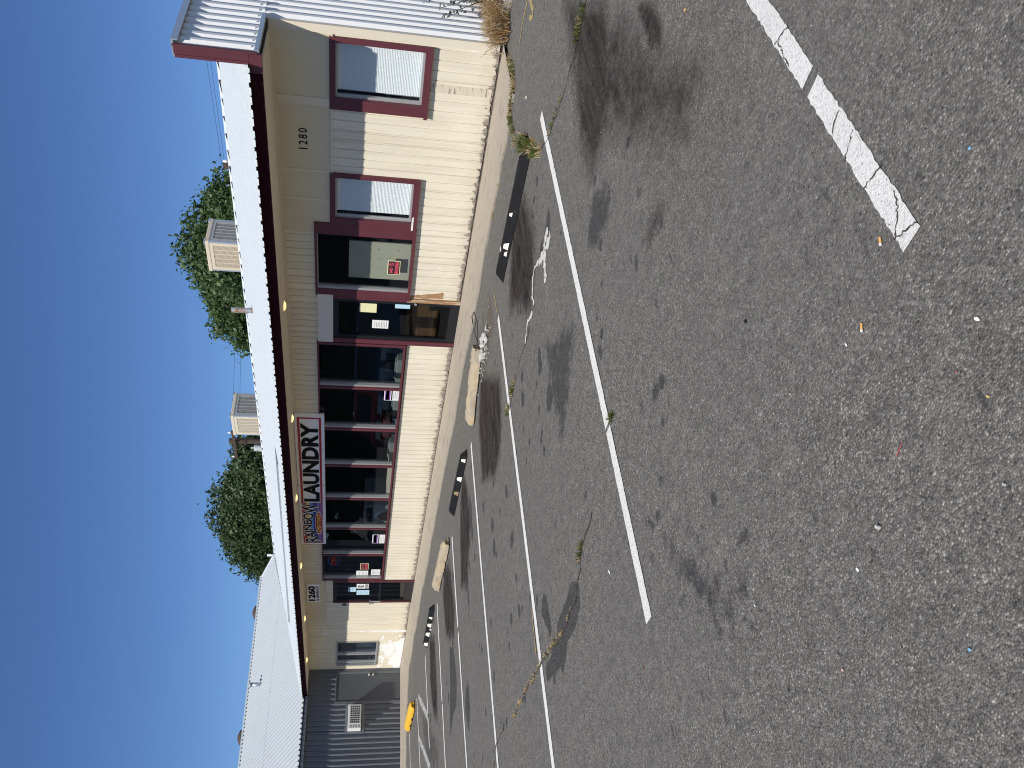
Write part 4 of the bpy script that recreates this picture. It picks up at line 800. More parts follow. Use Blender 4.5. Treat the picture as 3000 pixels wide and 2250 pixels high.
# roof of the wing
EX, EZ, RX, RZ = -26.14, 3.0, -34.7, 5.63; ws = (RZ-EZ)/(EX-RX)
b = MB(); pr = []; y = 2.5
while y < 17.0:
    pr += [(y, 0), (y+.085, 0), (y+.098, .038), (y+.134, .038), (y+.147, 0)]; y += .152
def xeave(y): return EX if y < 8.85 else EX-(y-8.85)/(17-8.85)*(EX-VX)
for i in range(len(pr)-1):
    (a, ha), (c, hc) = pr[i], pr[i+1]; xa, xc = xeave(a), xeave(c); zz = lambda x, h: EZ+(EX-x)*ws+h
    xm = -30.75
    b.face((xa, a, zz(xa, ha)), (xa, a, zz(xa, ha)-.01), (xc, c, zz(xc, hc)-.01), (xc, c, zz(xc, hc)))
    if xa > xm+.2:
        b.face((xa, a, zz(xa, ha)), (xc, c, zz(xc, hc)), (xm, c, zz(xm, hc)), (xm, a, zz(xm, ha)))
        b.face((xm+.06, a, zz(xm+.06, ha)+.012), (xm+.06, c, zz(xm+.06, hc)+.012), (RX, c, zz(RX, hc)+.012), (RX, a, zz(RX, ha)+.012)); b.face((xm+.06, a, zz(xm+.06, ha)+.012), (xm+.06, a, zz(xm+.06, ha)), (xm+.06, c, zz(xm+.06, hc)), (xm+.06, c, zz(xm+.06, hc)+.012))
    else: b.face((xa, a, zz(xa, ha)+.012), (xc, c, zz(xc, hc)+.012), (RX, c, zz(RX, hc)+.012), (RX, a, zz(RX, ha)+.012))
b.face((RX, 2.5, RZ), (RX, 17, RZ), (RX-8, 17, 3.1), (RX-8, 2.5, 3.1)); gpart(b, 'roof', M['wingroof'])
b = MB(); b.box(RX-.15, RX+.16, 2.5, 17.05, RZ-.0, RZ+.06); b.prism([(RX, RZ+.05), (VX+.2, EZ+(EX-VX-.2)*ws+.05), (VX+.2, EZ+(EX-VX-.2)*ws-.12), (RX, RZ-.12)], 1, 17.0, 17.05); gpart(b, 'ridge_cap', M['roof'])
b = MB(); b.box(-26.39, -26.18, 2.5, 8.9, 2.90, 2.945); b.box(-26.18, -26.165, 2.5, 8.9, 2.88, 2.96); gpart(b, 'gutter', M['greymetal'])
b = MB(); b.box(XW-.06, XW+.02, 2.5, YW, 2.93, 2.99); gpart(b, 'eave_board', M['dark'])
b = MB()
b.tube([(-32.35, 11.5, 4.82), (-32.35, 11.5, 5.30)], .075, 12); b.tube([(-32.35, 11.5, 5.30), (-32.35, 11.5, 5.36)], [.12, .10], 12); b.tube([(-32.35, 11.5, 4.82), (-32.35, 11.5, 4.93)], [.2, .085], 12); tag(b.build('vent_pipe', M['flash'], smooth=True), 'capped grey flue pipe standing on the ribbed wing roof', 'pipe')
for y_, l in ((15.6, 'dark round roof vent on the grey wing ridge nearer the trees'), (10.4, 'dark round roof vent on the grey wing ridge farther from the trees')):
    b = MB(); b.tube([(-35.1, y_, 5.3), (-35.1, y_, 5.56), (-35.1, y_, 5.58), (-35.1, y_, 5.80), (-35.1, y_, 5.88)], [.16, .16, .3, .28, .1], 16); tag(b.build('roof_vent', M['polewood'], smooth=True), l, 'roof vent', 'round vents on the wing roof')
# window air conditioner
ac = thing('air_conditioner', (XW, 8.23, 1.24), 'white window air conditioner set in the grey metal wall', 'air conditioner')
PX = XW+.30
b = MB(); b.box(XW-.02, PX, 7.87, 8.6, 1.245, 1.64); b.build('casing', M['whiteplastic'], ac, bevel=.012)
b = MB(); b.box(PX+.001, PX+.006, 8.03, 8.55, 1.285, 1.575); b.build('coil', M['ink'], ac)
b = MB()
for k in range(9): b.box(PX+.006, PX+.014, 8.03+.52*k/8-.005, 8.03+.52*k/8+.005, 1.285, 1.575)
for k in range(6): b.box(PX+.015, PX+.02, 8.03, 8.55, 1.285+.29*k/5-.004, 1.285+.29*k/5+.004)
b.build('grille', M['whiteplastic'], ac)
b = MB()
for k in range(4): b.box(PX+.001, PX+.005, 7.90, 7.985, 1.29+.08*k, 1.335+.08*k)
b.build('side_vent', M['greycool'], ac)

# ------------------------------------------------------------------ wheel stops
G_W = 'wheel stops along the parking spaces'
def rubber_stop(loc, L_, rz, patches, label):
    t = local_thing('wheel_stop', loc, label, 'wheel stop', G_W, rz); h, w0, w1 = .10, .075, .032
    b = MB(); e = .10
    vs = [(-L_/2, -w0, 0), (L_/2, -w0, 0), (L_/2, w0, 0), (-L_/2, w0, 0), (-L_/2+e, -w1, h), (L_/2-e, -w1, h), (L_/2-e, w1, h), (-L_/2+e, w1, h)]
    b.poly(vs, [(3, 2, 1, 0), (4, 5, 6, 7), (0, 1, 5, 4), (1, 2, 6, 5), (2, 3, 7, 6), (3, 0, 4, 7)]); lpart(b, 'rubber_bar', M['rubber'], t, bevel=.008)
    for (a, c, z0, z1, m) in patches:
        b = MB(); yy = lambda z: -w0+(w0-w1)*z/h-.003; q = (c-a)*.35
        if m == 'T': b.box(a, c, -w1+.006, w1-.006, h+.0005, h+.003); m = 'reflector'
        else:
            b.face((a, yy(z0), z0), (c, yy(z0), z0), (c-q, yy(z1), z1), (a+q*.2, yy(z1), z1)); b.face((a, yy(z0)-.002, z0), (a+q*.2, yy(z1)-.002, z1), (c-q, yy(z1)-.002, z1), (c, yy(z0)-.002, z0))
        lpart(b, 'reflector_patch', M[m], t)
    return t
rubber_stop((-5.86, 7.27, 0), 1.85, .0, [(.08, .14, .06, .09, 'reflector'), (-.40, -.29, .03, .085, 'reflector'), (-.50, -.42, .03, .06, 'reflector'), (-.47, -.42, 0, 0, 'T')], 'plain black rubber wheel stop beside the weed clump, three white scraps left')
rubber_stop((-11.24, 7.15, 0), 1.85, -.01, [(.74, .84, .02, .08, 'reflector'), (.19, .33, .015, .085, 'reflector'), (-.24, -.11, .015, .085, 'tanpatch')], 'black rubber wheel stop with two white patches and one tan patch')
rubber_stop((-16.60, 7.02, 0), 1.75, .06, [(.46, .56, .02, .085, 'reflector'), (.10, .28, .012, .088, 'reflector'), (-.32, -.12, .012, .088, 'reflector'), (-.78, -.60, .012, .088, 'reflector'), (-.02, .06, .0, .03, 'reflector')], 'black and white striped rubber wheel stop below the far door')
def concrete_stop(loc, L_, rz, mat, label, r=.115, rough=.014, seed=1, broken=False, slots=()):
    random.seed(seed); t = local_thing('wheel_stop', loc, label, 'wheel stop', G_W, rz); n, k = int(L_/.045), 11; vs = []; fs = []
    for i in range(n+1):
        u = i/n; x = -L_/2+L_*u; end = min(u, 1-u)*L_; s_ = min(1., .55+end/.10*.45) if not (broken and u > .5) else 1.
        for j in range(k):
            a = PI*j/(k-1); rr = r*s_*(1+random.uniform(-rough, rough)*6); bite = 1-(.25 if (j < 3 and math.sin(x*9+seed) > .6) else 0)*(rough > .01)
            vs.append((x, -math.cos(a)*rr*1.05*bite, max(.0, .02+math.sin(a)**.75*rr*1.05)))
    for i in range(n):
        for j in range(k-1): fs.append((i*k+j, i*k+j+1, (i+1)*k+j+1, (i+1)*k+j))
    fs += [tuple(range(k)), tuple(range(n*k, n*k+k))[::-1]]
    b = MB(); b.poly(vs, fs); o = lpart(b, 'concrete_bar', M[mat], t)
    o.data.shade_smooth()
    for a, c in slots:
        b = MB(); b.box(a, c, -r*1.08, -r*.7, .003, .045); lpart(b, 'drain_slot', M['dark'], t)
    return t
ws2 = concrete_stop((-9.02, 7.40, 0), 1.22, .445, 'oldyellow', 'broken worn yellow concrete wheel stop with bare rebar', .112, .02, 3, True)
for pts in ([(.56, .0, .06), (.75, .03, .07), (.95, .07, .09), (1.08, .14, .14), (1.00, .16, .16), (.93, .05, .15)], [(.56, -.05, .05), (.72, -.02, .08), (.86, -.03, .14), (1.0, .0, .12)]):
    b = MB(); P = [Vector(p) for p in pts]; b.tube(P, .008, 6); lpart(b, 'rebar', M['steel'], ws2)
b = MB(); b.box(.585, .602, -.08, .08, .01, .10); lpart(b, 'broken_face', M['dark'], ws2)
concrete_stop((-13.84, 7.02, 0), 1.88, -.02, 'oldyellow', 'rounded worn yellow concrete wheel stop, whole, between two rubber ones', .118, .02, 5)
concrete_stop((-22.0, 6.88, 0), 1.88, -.01, 'yellow', 'freshly painted bright yellow concrete wheel stop by the grey wing', .125, .006, 9, slots=((-.42, -.22), (.12, .32)))
random.seed(12); b = MB()
def chunk(b, x, y, z, r, sub=1):
    ico = [(0, 0, 1), (.89, 0, .45), (.28, .85, .45), (-.72, .53, .45), (-.72, -.53, .45), (.28, -.85, .45), (.72, .53, -.45), (-.28, .85, -.45), (-.89, 0, -.45), (-.28, -.85, -.45), (.72, -.53, -.45), (0, 0, -1)]
    F = [(0,1,2),(0,2,3),(0,3,4),(0,4,5),(0,5,1),(1,6,2),(2,7,3),(3,8,4),(4,9,5),(5,10,1),(6,7,2),(7,8,3),(8,9,4),(9,10,5),(10,6,1),(11,7,6),(11,8,7),(11,9,8),(11,10,9),(11,6,10)]
    a = random.uniform(0, 6); s = [r*random.uniform(.6, 1.2) for _ in range(3)]
    vs = []
    for p in ico:
        k = random.uniform(.75, 1.15); X_, Y_ = p[0]*s[0]*k, p[1]*s[1]*k; vs.append((x+X_*math.cos(a)-Y_*math.sin(a), y+X_*math.sin(a)+Y_*math.cos(a), max(.001, z+p[2]*s[2]*.7*k)))
    b.poly(vs, F)
for k in range(16): chunk(b, -8.32+random.uniform(-.1, .38), 7.48+random.uniform(-.12, .2), .025, random.choice((.09, .07, .06, .05, .04, .035)))
for k in range(70): chunk(b, -8.3+random.gauss(0, .33), 7.42+random.gauss(0, .16), .008, random.uniform(.008, .022))
tag(b.build('concrete_rubble', M['rubble']), 'pale crumbled concrete beside the broken yellow wheel stop', 'rubble', kind='stuff')

# ------------------------------------------------------------------ plants
def leafcloud(pts, nrm, size, mat, name, parent=None, droop=.3, aspect=.55):
    """one small folded leaf per point"""
    n = len(pts); r = rng
    d = nrm+r.normal(0, .7, (n, 3)); d /= np.linalg.norm(d, axis=1)[:, None]+1e-9; d[:, 2] -= droop
    a = np.cross(d, r.normal(0, 1, (n, 3))); a /= np.linalg.norm(a, axis=1)[:, None]+1e-9; bq = np.cross(d, a); bq /= np.linalg.norm(bq, axis=1)[:, None]+1e-9
    s = (size*r.uniform(.6, 1.35, n))[:, None]
    V = np.stack([pts-a*s, pts+bq*s*aspect+d*s*.12, pts+a*s, pts-bq*s*aspect+d*s*.12], 1).reshape(-1, 3)
    me = bpy.data.meshes.new(name); me.vertices.add(4*n); me.vertices.foreach_set('co', V.astype(np.float32).ravel())
    me.loops.add(4*n); me.loops.foreach_set('vertex_index', np.arange(4*n, dtype=np.int32)); me.polygons.add(n); me.polygons.foreach_set('loop_start', np.arange(0, 4*n, 4, dtype=np.int32))
    me.update(calc_edges=True); me.materials.append(mat); return link(name, me, parent)
def tree(loc, blobs, nleaf, size, mat, label, zlow=2.5, group='trees behind the roof', name='tree'):
    """blobs: (dx,dy,z,rx,ry,rz) crown masses; leaves sit on many small twig clusters"""
    t = thing(name, loc, label, 'tree', group); o = np.array(loc); P = []; Nn = []; tips = []
    vol = np.array([q[3]*q[4]*q[5] for q in blobs])**.67; vol /= vol.sum()
    for q, v in zip(blobs, vol):
        c = np.array(q[:3]); rad = np.array(q[3:]); nc = int(nleaf*v/34)
        u = rng.normal(0, 1, (nc, 3)); u /= np.linalg.norm(u, axis=1)[:, None]; rr = rng.uniform(.42, 1., nc)**.55
        rr *= 1+.14*np.sin(u[:, 0]*5+q[0])*np.cos(u[:, 2]*6+q[1])
        cc = c+u*rad*rr[:, None]
        for k in range(nc):
            m = int(rng.integers(18, 52)); sp = rng.uniform(.16, .34)*rad.mean()/2.2
            pp = cc[k]+rng.normal(0, 1, (m, 3))*sp*np.array([1.15, 1.15, .7]); P.append(pp); Nn.append(np.tile(u[k]+np.array([0, 0, .35]), (m, 1)))
        tips += [(c+u[k]*rad*rr[k]*.8, c) for k in range(0, nc, max(1, nc//12))]
    P = np.concatenate(P)+o; Nn = np.concatenate(Nn)
    leafcloud(P, Nn, size, M[mat], 'crown', t)
    b = MB(); fork = Vector((loc[0], loc[1], zlow)); b.tube([(loc[0], loc[1], -.2), (loc[0]+.05, loc[1], zlow*.5), fork], [.32, .26, .22], 10)
    for q in blobs: b.tube([fork, fork.lerp(Vector(o+np.array(q[:3])), .55)+Vector((.1, 0, .2)), Vector(o+np.array(q[:3]))], [.17, .11, .06], 7)
    for tip, c in tips:
        a = Vector(o+c); e = Vector(o+tip); b.tube([a, a.lerp(e, .5)+Vector((0, 0, .15)), e], [.06, .04, .015], 5)
    b.build('trunk', M['bark'], t); return t
tree((-22.6, 24, 0), [(.9, 0, 6.6, 1.9, 1.9, 1.7), (2.9, .3, 5.9, 1.3, 1.4, 1.6), (-.9, .4, 6.5, 1.7, 1.7, 1.55), (-2.7, 0, 6.3, 1.3, 1.4, 1.5), (-3.9, .2, 5.5, .9, 1., 1.2), (.2, 0, 5, 3.4, 1.6, 1.6), (-4.3, 0, 4.9, .9, .9, 1.), (3.6, 0, 5.1, 1.0, 1., 1.1)], 56000, .088, 'leaf', 'nearer bright green tree behind the tan cooler')
tree((-43.2, 25, 0), [(1.2, 0, 7.5, 2.3, 2.2, 2.2), (-1.6, 0, 7.4, 2.5, 2.2, 2.1), (0, .5, 6.2, 4.2, 2.2, 2.2), (3.2, 0, 6.4, 1.8, 1.8, 2.0), (-3.9, .3, 6.5, 2.0, 2., 2.0)], 54000, .106, 'leaf2', 'largest dark green tree behind the far end of the roof')
tree((-37.6, 24.2, 0), [(-.9, 0, 6.7, 1.9, 1.7, 1.75), (1.2, .2, 6.4, 1.7, 1.6, 1.6), (.2, 0, 5.4, 2.6, 1.5, 1.5)], 30000, .10, 'leaf2', 'lower green tree beside the pole with the transformer')
tree((-50.3, 26, 0), [(.6, 0, 7.0, 1.9, 1.7, 1.7), (-1.0, 0, 6.3, 1.4, 1.4, 1.3), (-2.1, .3, 6.2, .7, .8, .8)], 13000, .092, 'leaf2', 'low outermost tree above the ridge of the grey wing')
# belt of trees across the street behind the viewer, seen mirrored in the windows
bl = ['dark street tree mirrored in the big clear window', 'tall dark street tree mirrored beside the entrance', 'wide dark street tree mirrored in the first shop windows', 'dark street tree mirrored in the windows under the sign', 'dark street tree mirrored under the striped end of the sign', 'dark street tree mirrored in the last shop windows', 'dark street tree past the end of the car park', 'dark street tree beside the far end of the street belt', 'outer dark street tree mirrored in the far door', 'outermost but one of the dark street trees', 'outermost of the dark street trees']
for i, l in enumerate(bl):
    tree((-24-9.0*i, -32-3*math.sin(i*2.1), 0), [(0, 0, 8.6+math.sin(i*1.7), 5.2, 3.4, 5.4), (3.6, .5, 4.6, 4.4, 2.8, 4.6), (-3.6, 0, 4.8, 4.4, 2.8, 4.8), (0, -1.5, 3.6, 5.5, 2.2, 3.6)], 6500, .46, 'leafdark', l, 2., 'street trees facing the shop', 'street_tree')

def blades(b, x, y, n, h, spread, z=0., lean=.5, w=.006):
    for _ in range(n):
        a = random.uniform(0, 2*PI); r = random.uniform(0, spread); px, py = x+r*math.cos(a), y+r*math.sin(a); L_ = h*random.uniform(.5, 1.15); q = lean*random.uniform(.2, 1.2)
        dx, dy = math.cos(a)*q*L_, math.sin(a)*q*L_; t = random.uniform(0, PI); wx, wy = w*math.cos(t), w*math.sin(t)
        m = (px+dx*.4, py+dy*.4, z+L_*.65); e = (px+dx, py+dy, z+L_*(1-.35*q))
        b.face((px-wx, py-wy, z), (px+wx, py+wy, z), (m[0]+wx*.8, m[1]+wy*.8, m[2]), (m[0]-wx*.8, m[1]-wy*.8, m[2])); b.face((m[0]-wx*.8, m[1]-wy*.8, m[2]), (m[0]+wx*.8, m[1]+wy*.8, m[2]), e)
random.seed(31)
b = MB()
for (x, y, n, h) in ((-4.93, 7.36, 90, .17), (-4.86, 7.25, 60, .12), (-4.99, 7.50, 50, .12), (-4.76, 7.02, 50, .09), (-4.68, 6.9, 40, .08)): blades(b, x, y, n, h, .07)
b.m = 1
for (x, y, n, h) in ((-4.93, 7.3, 40, .15), (-4.8, 7.12, 40, .09), (-4.6, 6.82, 30, .08), (-5.0, 7.6, 20, .13)): blades(b, x, y, n, h, .09)
tag(b.build('weed_clump', [M['grassgr'], M['straw']]), 'tufted green weed clump at the end of the plain black wheel stop', 'weed')
def crackweed(pts, n, h, label, dry=.4, spread=.03):
    b = MB()
    for k in range(n):
        i = random.randrange(len(pts)-1); p = Vector(pts[i]).lerp(Vector(pts[i+1]), random.random()); b.m = 1 if random.random() < dry else 0; blades(b, p.x, p.y, 7, h, spread, w=.004, lean=.8)
    return tag(b.build('crack_weeds', [M['grassgr'], M['straw']]), label, 'weed', 'low weeds growing in the cracks')
crackweed([(-2.95,6.43),(-3.1,6.42),(-3.25,6.40)], 16, .07, 'low green weed in the crack near the frame edge by the brown stain', .15)
crackweed([(-3.6,6.45),(-4.1,6.57),(-4.4,6.66)], 10, .05, 'sparse weeds in the crack running to the weed clump', .3)
crackweed([(-6.72,5.62),(-6.95,5.6)], 16, .06, 'small green weed on the near side of the parking line in front of the entrance', .2)
crackweed([(-7.1,5.57),(-7.24,5.55)], 12, .06, 'small green weed just across the parking line in front of the entrance', .2)
crackweed([(-4.12,3.19),(-4.18,3.19)], 6, .04, 'tiny lone weed at the break in the second parking line', .1)
crackweed([(-5.22,2.83),(-5.36,2.76)], 10, .05, 'small green weed at the tip of the long dry crack', .2)
crackweed(CC[14:44], 50, .03, 'straw coloured weeds along the long crack in the damp patch', .93)
crackweed(CC[-34:-2], 12, .02, 'thin brown weeds at the far end of the long crack', .97)
crackweed(CD, 8, .02, 'dry brown weeds in the crack at the frame edge', .97)
b = MB()
for k in range(120):
    i = random.random(); p = [(-5.14,9.51),(-5.04,9.05),(-5.09,8.83),(-5.24,8.74),(-5.45,8.70),(-5.38,8.05)]; j = min(4, int(i*5)); q = Vector(p[j]).lerp(Vector(p[j+1]), i*5-j); b.m = 1 if random.random() < .55 else 0; blades(b, q.x, q.y, 6, .07, .05, w=.005, lean=.9)
for k in range(40): b.m = 1; blades(b, -5.4-random.random()*1.6, 8.66+random.uniform(-.03, .03), 5, .04, .05, w=.004, lean=1)
tag(b.build('edge_grass', [M['grassgr'], M['straw']]), 'green and dry grass along the edge of the concrete walk', 'grass', kind='stuff')
# dry bush at the end wall
b = MB(); random.seed(44)
def stems(b, x, y, z, n, h, sp, up=1.):
    for _ in range(n):
        a = random.uniform(0, 2*PI); e = random.uniform(.15, 1.)*sp; L_ = h*random.uniform(.45, 1.1)
        p0 = Vector((x+random.gauss(0, .07), y+random.gauss(0, .09), z)); p1 = p0+Vector((math.cos(a)*e*.45, math.sin(a)*e*.45, L_*.6)); p2 = p0+Vector((math.cos(a)*e, math.sin(a)*e, L_*up))
        w = random.uniform(.003, .006); t = random.uniform(0, PI); W_ = Vector((w*math.cos(t), w*math.sin(t), 0))
        b.face(p0-W_, p0+W_, p1+W_*.8, p1-W_*.8); b.face(p1-W_*.8, p1+W_*.8, p2+W_*.3, p2-W_*.3)
        for s in range(5):
            q = p1.lerp(p2, random.random()); d = Vector((random.uniform(-1, 1), random.uniform(-1, 1), random.uniform(-.2, 1))).normalized()*random.uniform(.04, .12); b.face(q-W_*.6, q+W_*.6, q+d)
for k in range(10):
    b.m = 0 if k < 8 else 1; stems(b, -4.95+random.gauss(0, .06), 10.0+random.gauss(0, .13), .02, 60, .30, .27)
tag(b.build('dry_bush', [M['straw'], M['strawdk']]), 'straw coloured dry bush at the foot of the white end wall', 'bush')
b = MB()
for k in range(9): b.m = 1 if k % 2 else 0; stems(b, -4.8+random.gauss(0, .1), 10.75+random.gauss(0, .22), .05, 100, .38, .25)
tag(b.build('dry_bush', [M['straw'], M['strawdk']]), 'rusty brown dry weeds behind the straw coloured bush', 'bush')
sh = thing('wall_shrub', (-4.93, 11.0, 0), 'blue green leafy shrub leaning along the white end wall', 'shrub')
pts = []; b = MB()
for k in range(26):
    p0 = Vector((-4.9+random.gauss(0, .05), 11.05+random.gauss(0, .25), .05)); p2 = p0+Vector((random.gauss(.0, .12), random.gauss(-.1, .35), random.uniform(.5, 1.35))); p2.x = max(-5.08, p2.x); b.tube([p0, p0.lerp(p2, .5), p2], [.008, .006, .003], 5)
    for j in range(26): q = p0.lerp(p2, .25+.75*random.random()); pts.append((q.x+random.gauss(0, .03), q.y+random.gauss(0, .04), q.z+random.gauss(0, .03)))
b.build('stem', M['bark'], sh); pts = np.array(pts); leafcloud(pts, np.tile([.5, -.5, .6], (len(pts), 1)), .032, M['leafblue'], 'leaves', sh, aspect=.4)
b = MB(); random.seed(2)
nseg = 26
vs = []; prof = [(-.16, -.02), (-.17, .07), (-.12, .125), (.06, .13), (.14, .08), (.15, -.02)]
for i in range(nseg):
    yy = 10.02+1.9*i/(nseg-1); cx = -4.86
    for (u, z) in prof: vs.append((cx+u*random.uniform(.85, 1.15), yy+random.uniform(-.02, .02), z*random.uniform(.75, 1.15)))
fs = [(i*6+j, i*6+j+1, (i+1)*6+j+1, (i+1)*6+j) for i in range(nseg-1) for j in range(5)]+[tuple(range(6))[::-1]]
b.poly(vs, fs); tag(b.build('stone_kerb', M['stonekerb']), 'crumbling pale kerb half buried in dry weeds', 'kerb')

# ------------------------------------------------------------------ utility poles and wires
def pole(loc, top, label, arm, trans=None):
    t = thing('utility_pole', loc, label, 'utility pole', 'utility poles behind the roof'); x, y, _ = loc
    b = MB(); b.tube([(x, y, -.2), (x, y, top)], [.17, .12], 10); b.build('post', M['polewood'], t)
    b = MB(); b.box(x+arm[0], x+arm[1], y-.2, y-.1, top-.32, top-.19); b.tube([(x+arm[1]*.55, y-.15, top-.28), (x, y-.12, top-.85)], .02, 5); b.tube([(x+arm[0]*.55, y-.15, top-.28), (x, y-.12, top-.85)], .02, 5); ca = b.build('crossarm', M['polewood'], t)
    for q in (arm[0]+.12, arm[1]-.12):
        b = MB(); b.tube([(x+q, y-.15, top-.19), (x+q, y-.15, top-.12), (x+q, y-.15, top-.03)], [.03, .055, .03], 8); b.build('insulator', M['whiteplastic'], ca)
    if trans:
        b = MB(); b.tube([(x+trans, y-.1, top-1.72), (x+trans, y-.1, top-1.17), (x+trans, y-.1, top-1.14)], [.17, .17, .14], 14); tr = b.build('transformer', M['grey'], t)
        b = MB(); b.tube([(x+trans, y-.1, top-1.14), (x+trans, y-.1, top-.98)], .03, 6); b.build('bushing', M['whiteplastic'], tr)
    return t
pole((-34.15, 24, 0), 7.82, 'brown utility pole with a grey transformer beside the pale cooler', (-1.25, 1.0), -.42)
pole((-17.97, 24, 0), 6.52, 'short brown utility pole top beside the nearer tree', (-.85, .4))
def wire(p, q, sag, label):
    b = MB(); P = [Vector(p).lerp(Vector(q), k/24)-Vector((0, 0, sag*4*(k/24)*(1-k/24))) for k in range(25)]; b.tube(P, .005, 4); tag(b.build('power_line', M['wire']), label, 'wire', 'thin power lines between the poles')
wire((-17.9, 23.9, 6.55), (-34.15, 23.9, 7.85), .35, 'upper power line between the two poles'); wire((-18.7, 23.85, 6.45), (-35.3, 23.85, 7.65), .35, 'lower power line between the two poles')
wire((-17.9, 23.9, 6.55), (14, 24, 8.2), .3, 'upper power line running past the white parapet'); wire((-17.6, 23.85, 6.45), (14, 23.8, 7.9), .3, 'lower power line running past the white parapet')

# ------------------------------------------------------------------ parked vehicles outside the frame, mirrored in the glass
def vehicle(name, loc, rz, col, label, pickup):
    t = local_thing(name, loc, label, 'truck', 'vehicles mirrored in the windows', rz); pnt = pm(name+'_paint', col, .25, .2, var=.03); L_, w = 5.2, .95
    hood, roof = 1.12, 1.88
    if pickup: prof = [(-2.6, .45), (2.6, .45), (2.6, .95), (2.45, hood), (1.15, hood+.04), (.55, roof-.06), (.3, roof), (-.75, roof), (-.95, roof-.1), (-1.05, hood), (-2.6, hood)]
    else: prof = [(-2.5, .45), (2.5, .45), (2.5, .95), (2.35, hood-.06), (1.2, hood), (.55, roof-.06), (.3, roof), (-2.1, roof-.02), (-2.4, hood+.1), (-2.5, hood)]
    b = MB(); b.prism([(x, z) for x, z in prof], 1, -w, w); lpart(b, 'body', pnt, t, bevel=.05)
    gl = [((.95, hood+.06), (.52, roof-.12), (-.15, roof-.12), (-.15, hood+.06)), ((-.25, hood+.06), (-.25, roof-.12), (-.72, roof-.12), (-.85, hood+.06))] if pickup else [((.95, hood+.06), (.52, roof-.12), (-.15, roof-.12), (-.15, hood+.06)), ((-.25, hood+.06), (-.25, roof-.12), (-1.2, roof-.12), (-1.2, hood+.06)), ((-1.3, hood+.06), (-1.3, roof-.12), (-2.05, roof-.12), (-2.2, hood+.06))]
    for s in (-1, 1):
        for q in gl:
            b = MB(); b.face(*([(x, s*(w+.004), z) for x, z in q][::s])); lpart(b, 'side_window', M['black'], t)
    b = MB(); b.face((1.12, -.8, hood+.08), (1.12, .8, hood+.08), (.61, .72, roof-.1), (.61, -.72, roof-.1)); lpart(b, 'windscreen', M['black'], t)
    b = MB(); b.box(2.55, 2.68, -.9, .9, .45, .65); lpart(b, 'bumper', M['alum'], t, bevel=.03)
    for x in (1.65, -1.6):
        for s in (-1, 1):
            b = MB(); b.tube([(x, s*(w-.2), .38), (x, s*(w+.02), .38)], .38, 20); wh = lpart(b, 'wheel', M['rubber'], t)
            b = MB(); b.tube([(x, s*(w+.021), .38), (x, s*(w+.03), .38)], .23, 16); lpart(b, 'rim', M['alum'], wh)
    for s in (-1, 1):
        b = MB(); b.box(2.46, 2.53, s*.55, s*.85, .78, .92); lpart(b, 'headlight', M['whiteplastic'], t)
    return t
vehicle('sport_utility_vehicle', (-20.8, 1.2, 0), 1.2, (.02, .035, .08), 'dark blue tall car parked outside the frame, mirrored in the windows', False)
vehicle('pickup_truck', (-28.5, -2.2, 0), .9, (.17, .016, .012), 'red pickup parked farther off, mirrored in the windows', True)

# ------------------------------------------------------------------ litter
random.seed(77)
def scrap(name, x, y, w, l, rz, mat, label, cat='litter', h=.002):
    b = MB(); w, l, h = w*.72, l*.72, h*.6; m = Matrix.Translation((x, y, .003)) @ Matrix.Rotation(rz, 4, 'Z'); n = 5; top = []; 
    out = [(w/2*random.uniform(.7, 1.1)*math.cos(2*PI*k/7), l/2*random.uniform(.75, 1.1)*math.sin(2*PI*k/7)) for k in range(7)]
    vs = [m @ Vector((u, v, 0)) for u, v in out]+[m @ Vector((u*.85, v*.85, h+random.uniform(0, h))) for u, v in out]
    b.poly(vs, [(i, (i+1) % 7, 7+(i+1) % 7, 7+i) for i in range(7)]+[tuple(range(7, 14)), tuple(range(6, -1, -1))]); return tag(b.build(name, mat), label, cat, 'scraps littering the asphalt')
mo = pm('orange_filter', (.62, .34, .10), .85, var=.2, scale=200); mb_ = pm('blue_scrap', (.20, .38, .55), .7, var=.2, scale=150); mr = pm('red_scrap', (.30, .09, .08), .8, var=.3, scale=100); mw = M['paper']; my = pm('tan_leaf', (.55, .38, .14), .8, var=.2); mk = pm('dark_gum', (.012, .012, .016), .7)
def butt(x, y, rz, label):
    t = local_thing('cigarette_butt', (x, y, .006), label, 'cigarette butt', 'cigarette butts on the asphalt', rz)
    b = MB(); b.tube([(-.012, 0, 0), (.010, 0, 0)], .0045, 8); lpart(b, 'filter', mo, t); b = MB(); b.tube([(.010, 0, 0), (.017, 0, .001)], .0043, 8); lpart(b, 'paper_tip', mw, t)
butt(-1.53, 1.935, -2.0, 'orange cigarette butt beside the tip of the nearest parking line'); butt(-1.77, 1.775, -2.1, 'orange cigarette butt with a white tip on open asphalt')
scrap('paper_scrap', -1.375, 1.435, .018, .032, .5, mw, 'white oval scrap on the bare asphalt nearest the camera')
scrap('paper_scrap', -1.875, 1.79, .012, .026, .2, mw, 'thin white scrap near the white tipped cigarette butt')
scrap('paper_scrap', -2.265, 1.135, .018, .03, .4, mw, 'torn white scrap on the brownish strip of grit')
scrap('plastic_scrap', -1.11, 1.84, .016, .016, .3, mb_, 'bright blue square scrap beyond the nearest parking line')
scrap('plastic_scrap', -1.93, .73, .018, .022, .9, mb_, 'pale blue scrap on the nearest asphalt')
scrap('dry_leaf', -1.47, 1.24, .014, .02, .8, my, 'small tan leaf on the nearest asphalt', 'leaf')
scrap('red_string', -1.85, 1.335, .008, .085, -1.2, mr, 'faded red string lying on the asphalt', 'string', .002)
scrap('red_scrap', -4.445, 1.615, .012, .06, .3, mr, 'dark red sliver lying beyond the long parking line end')
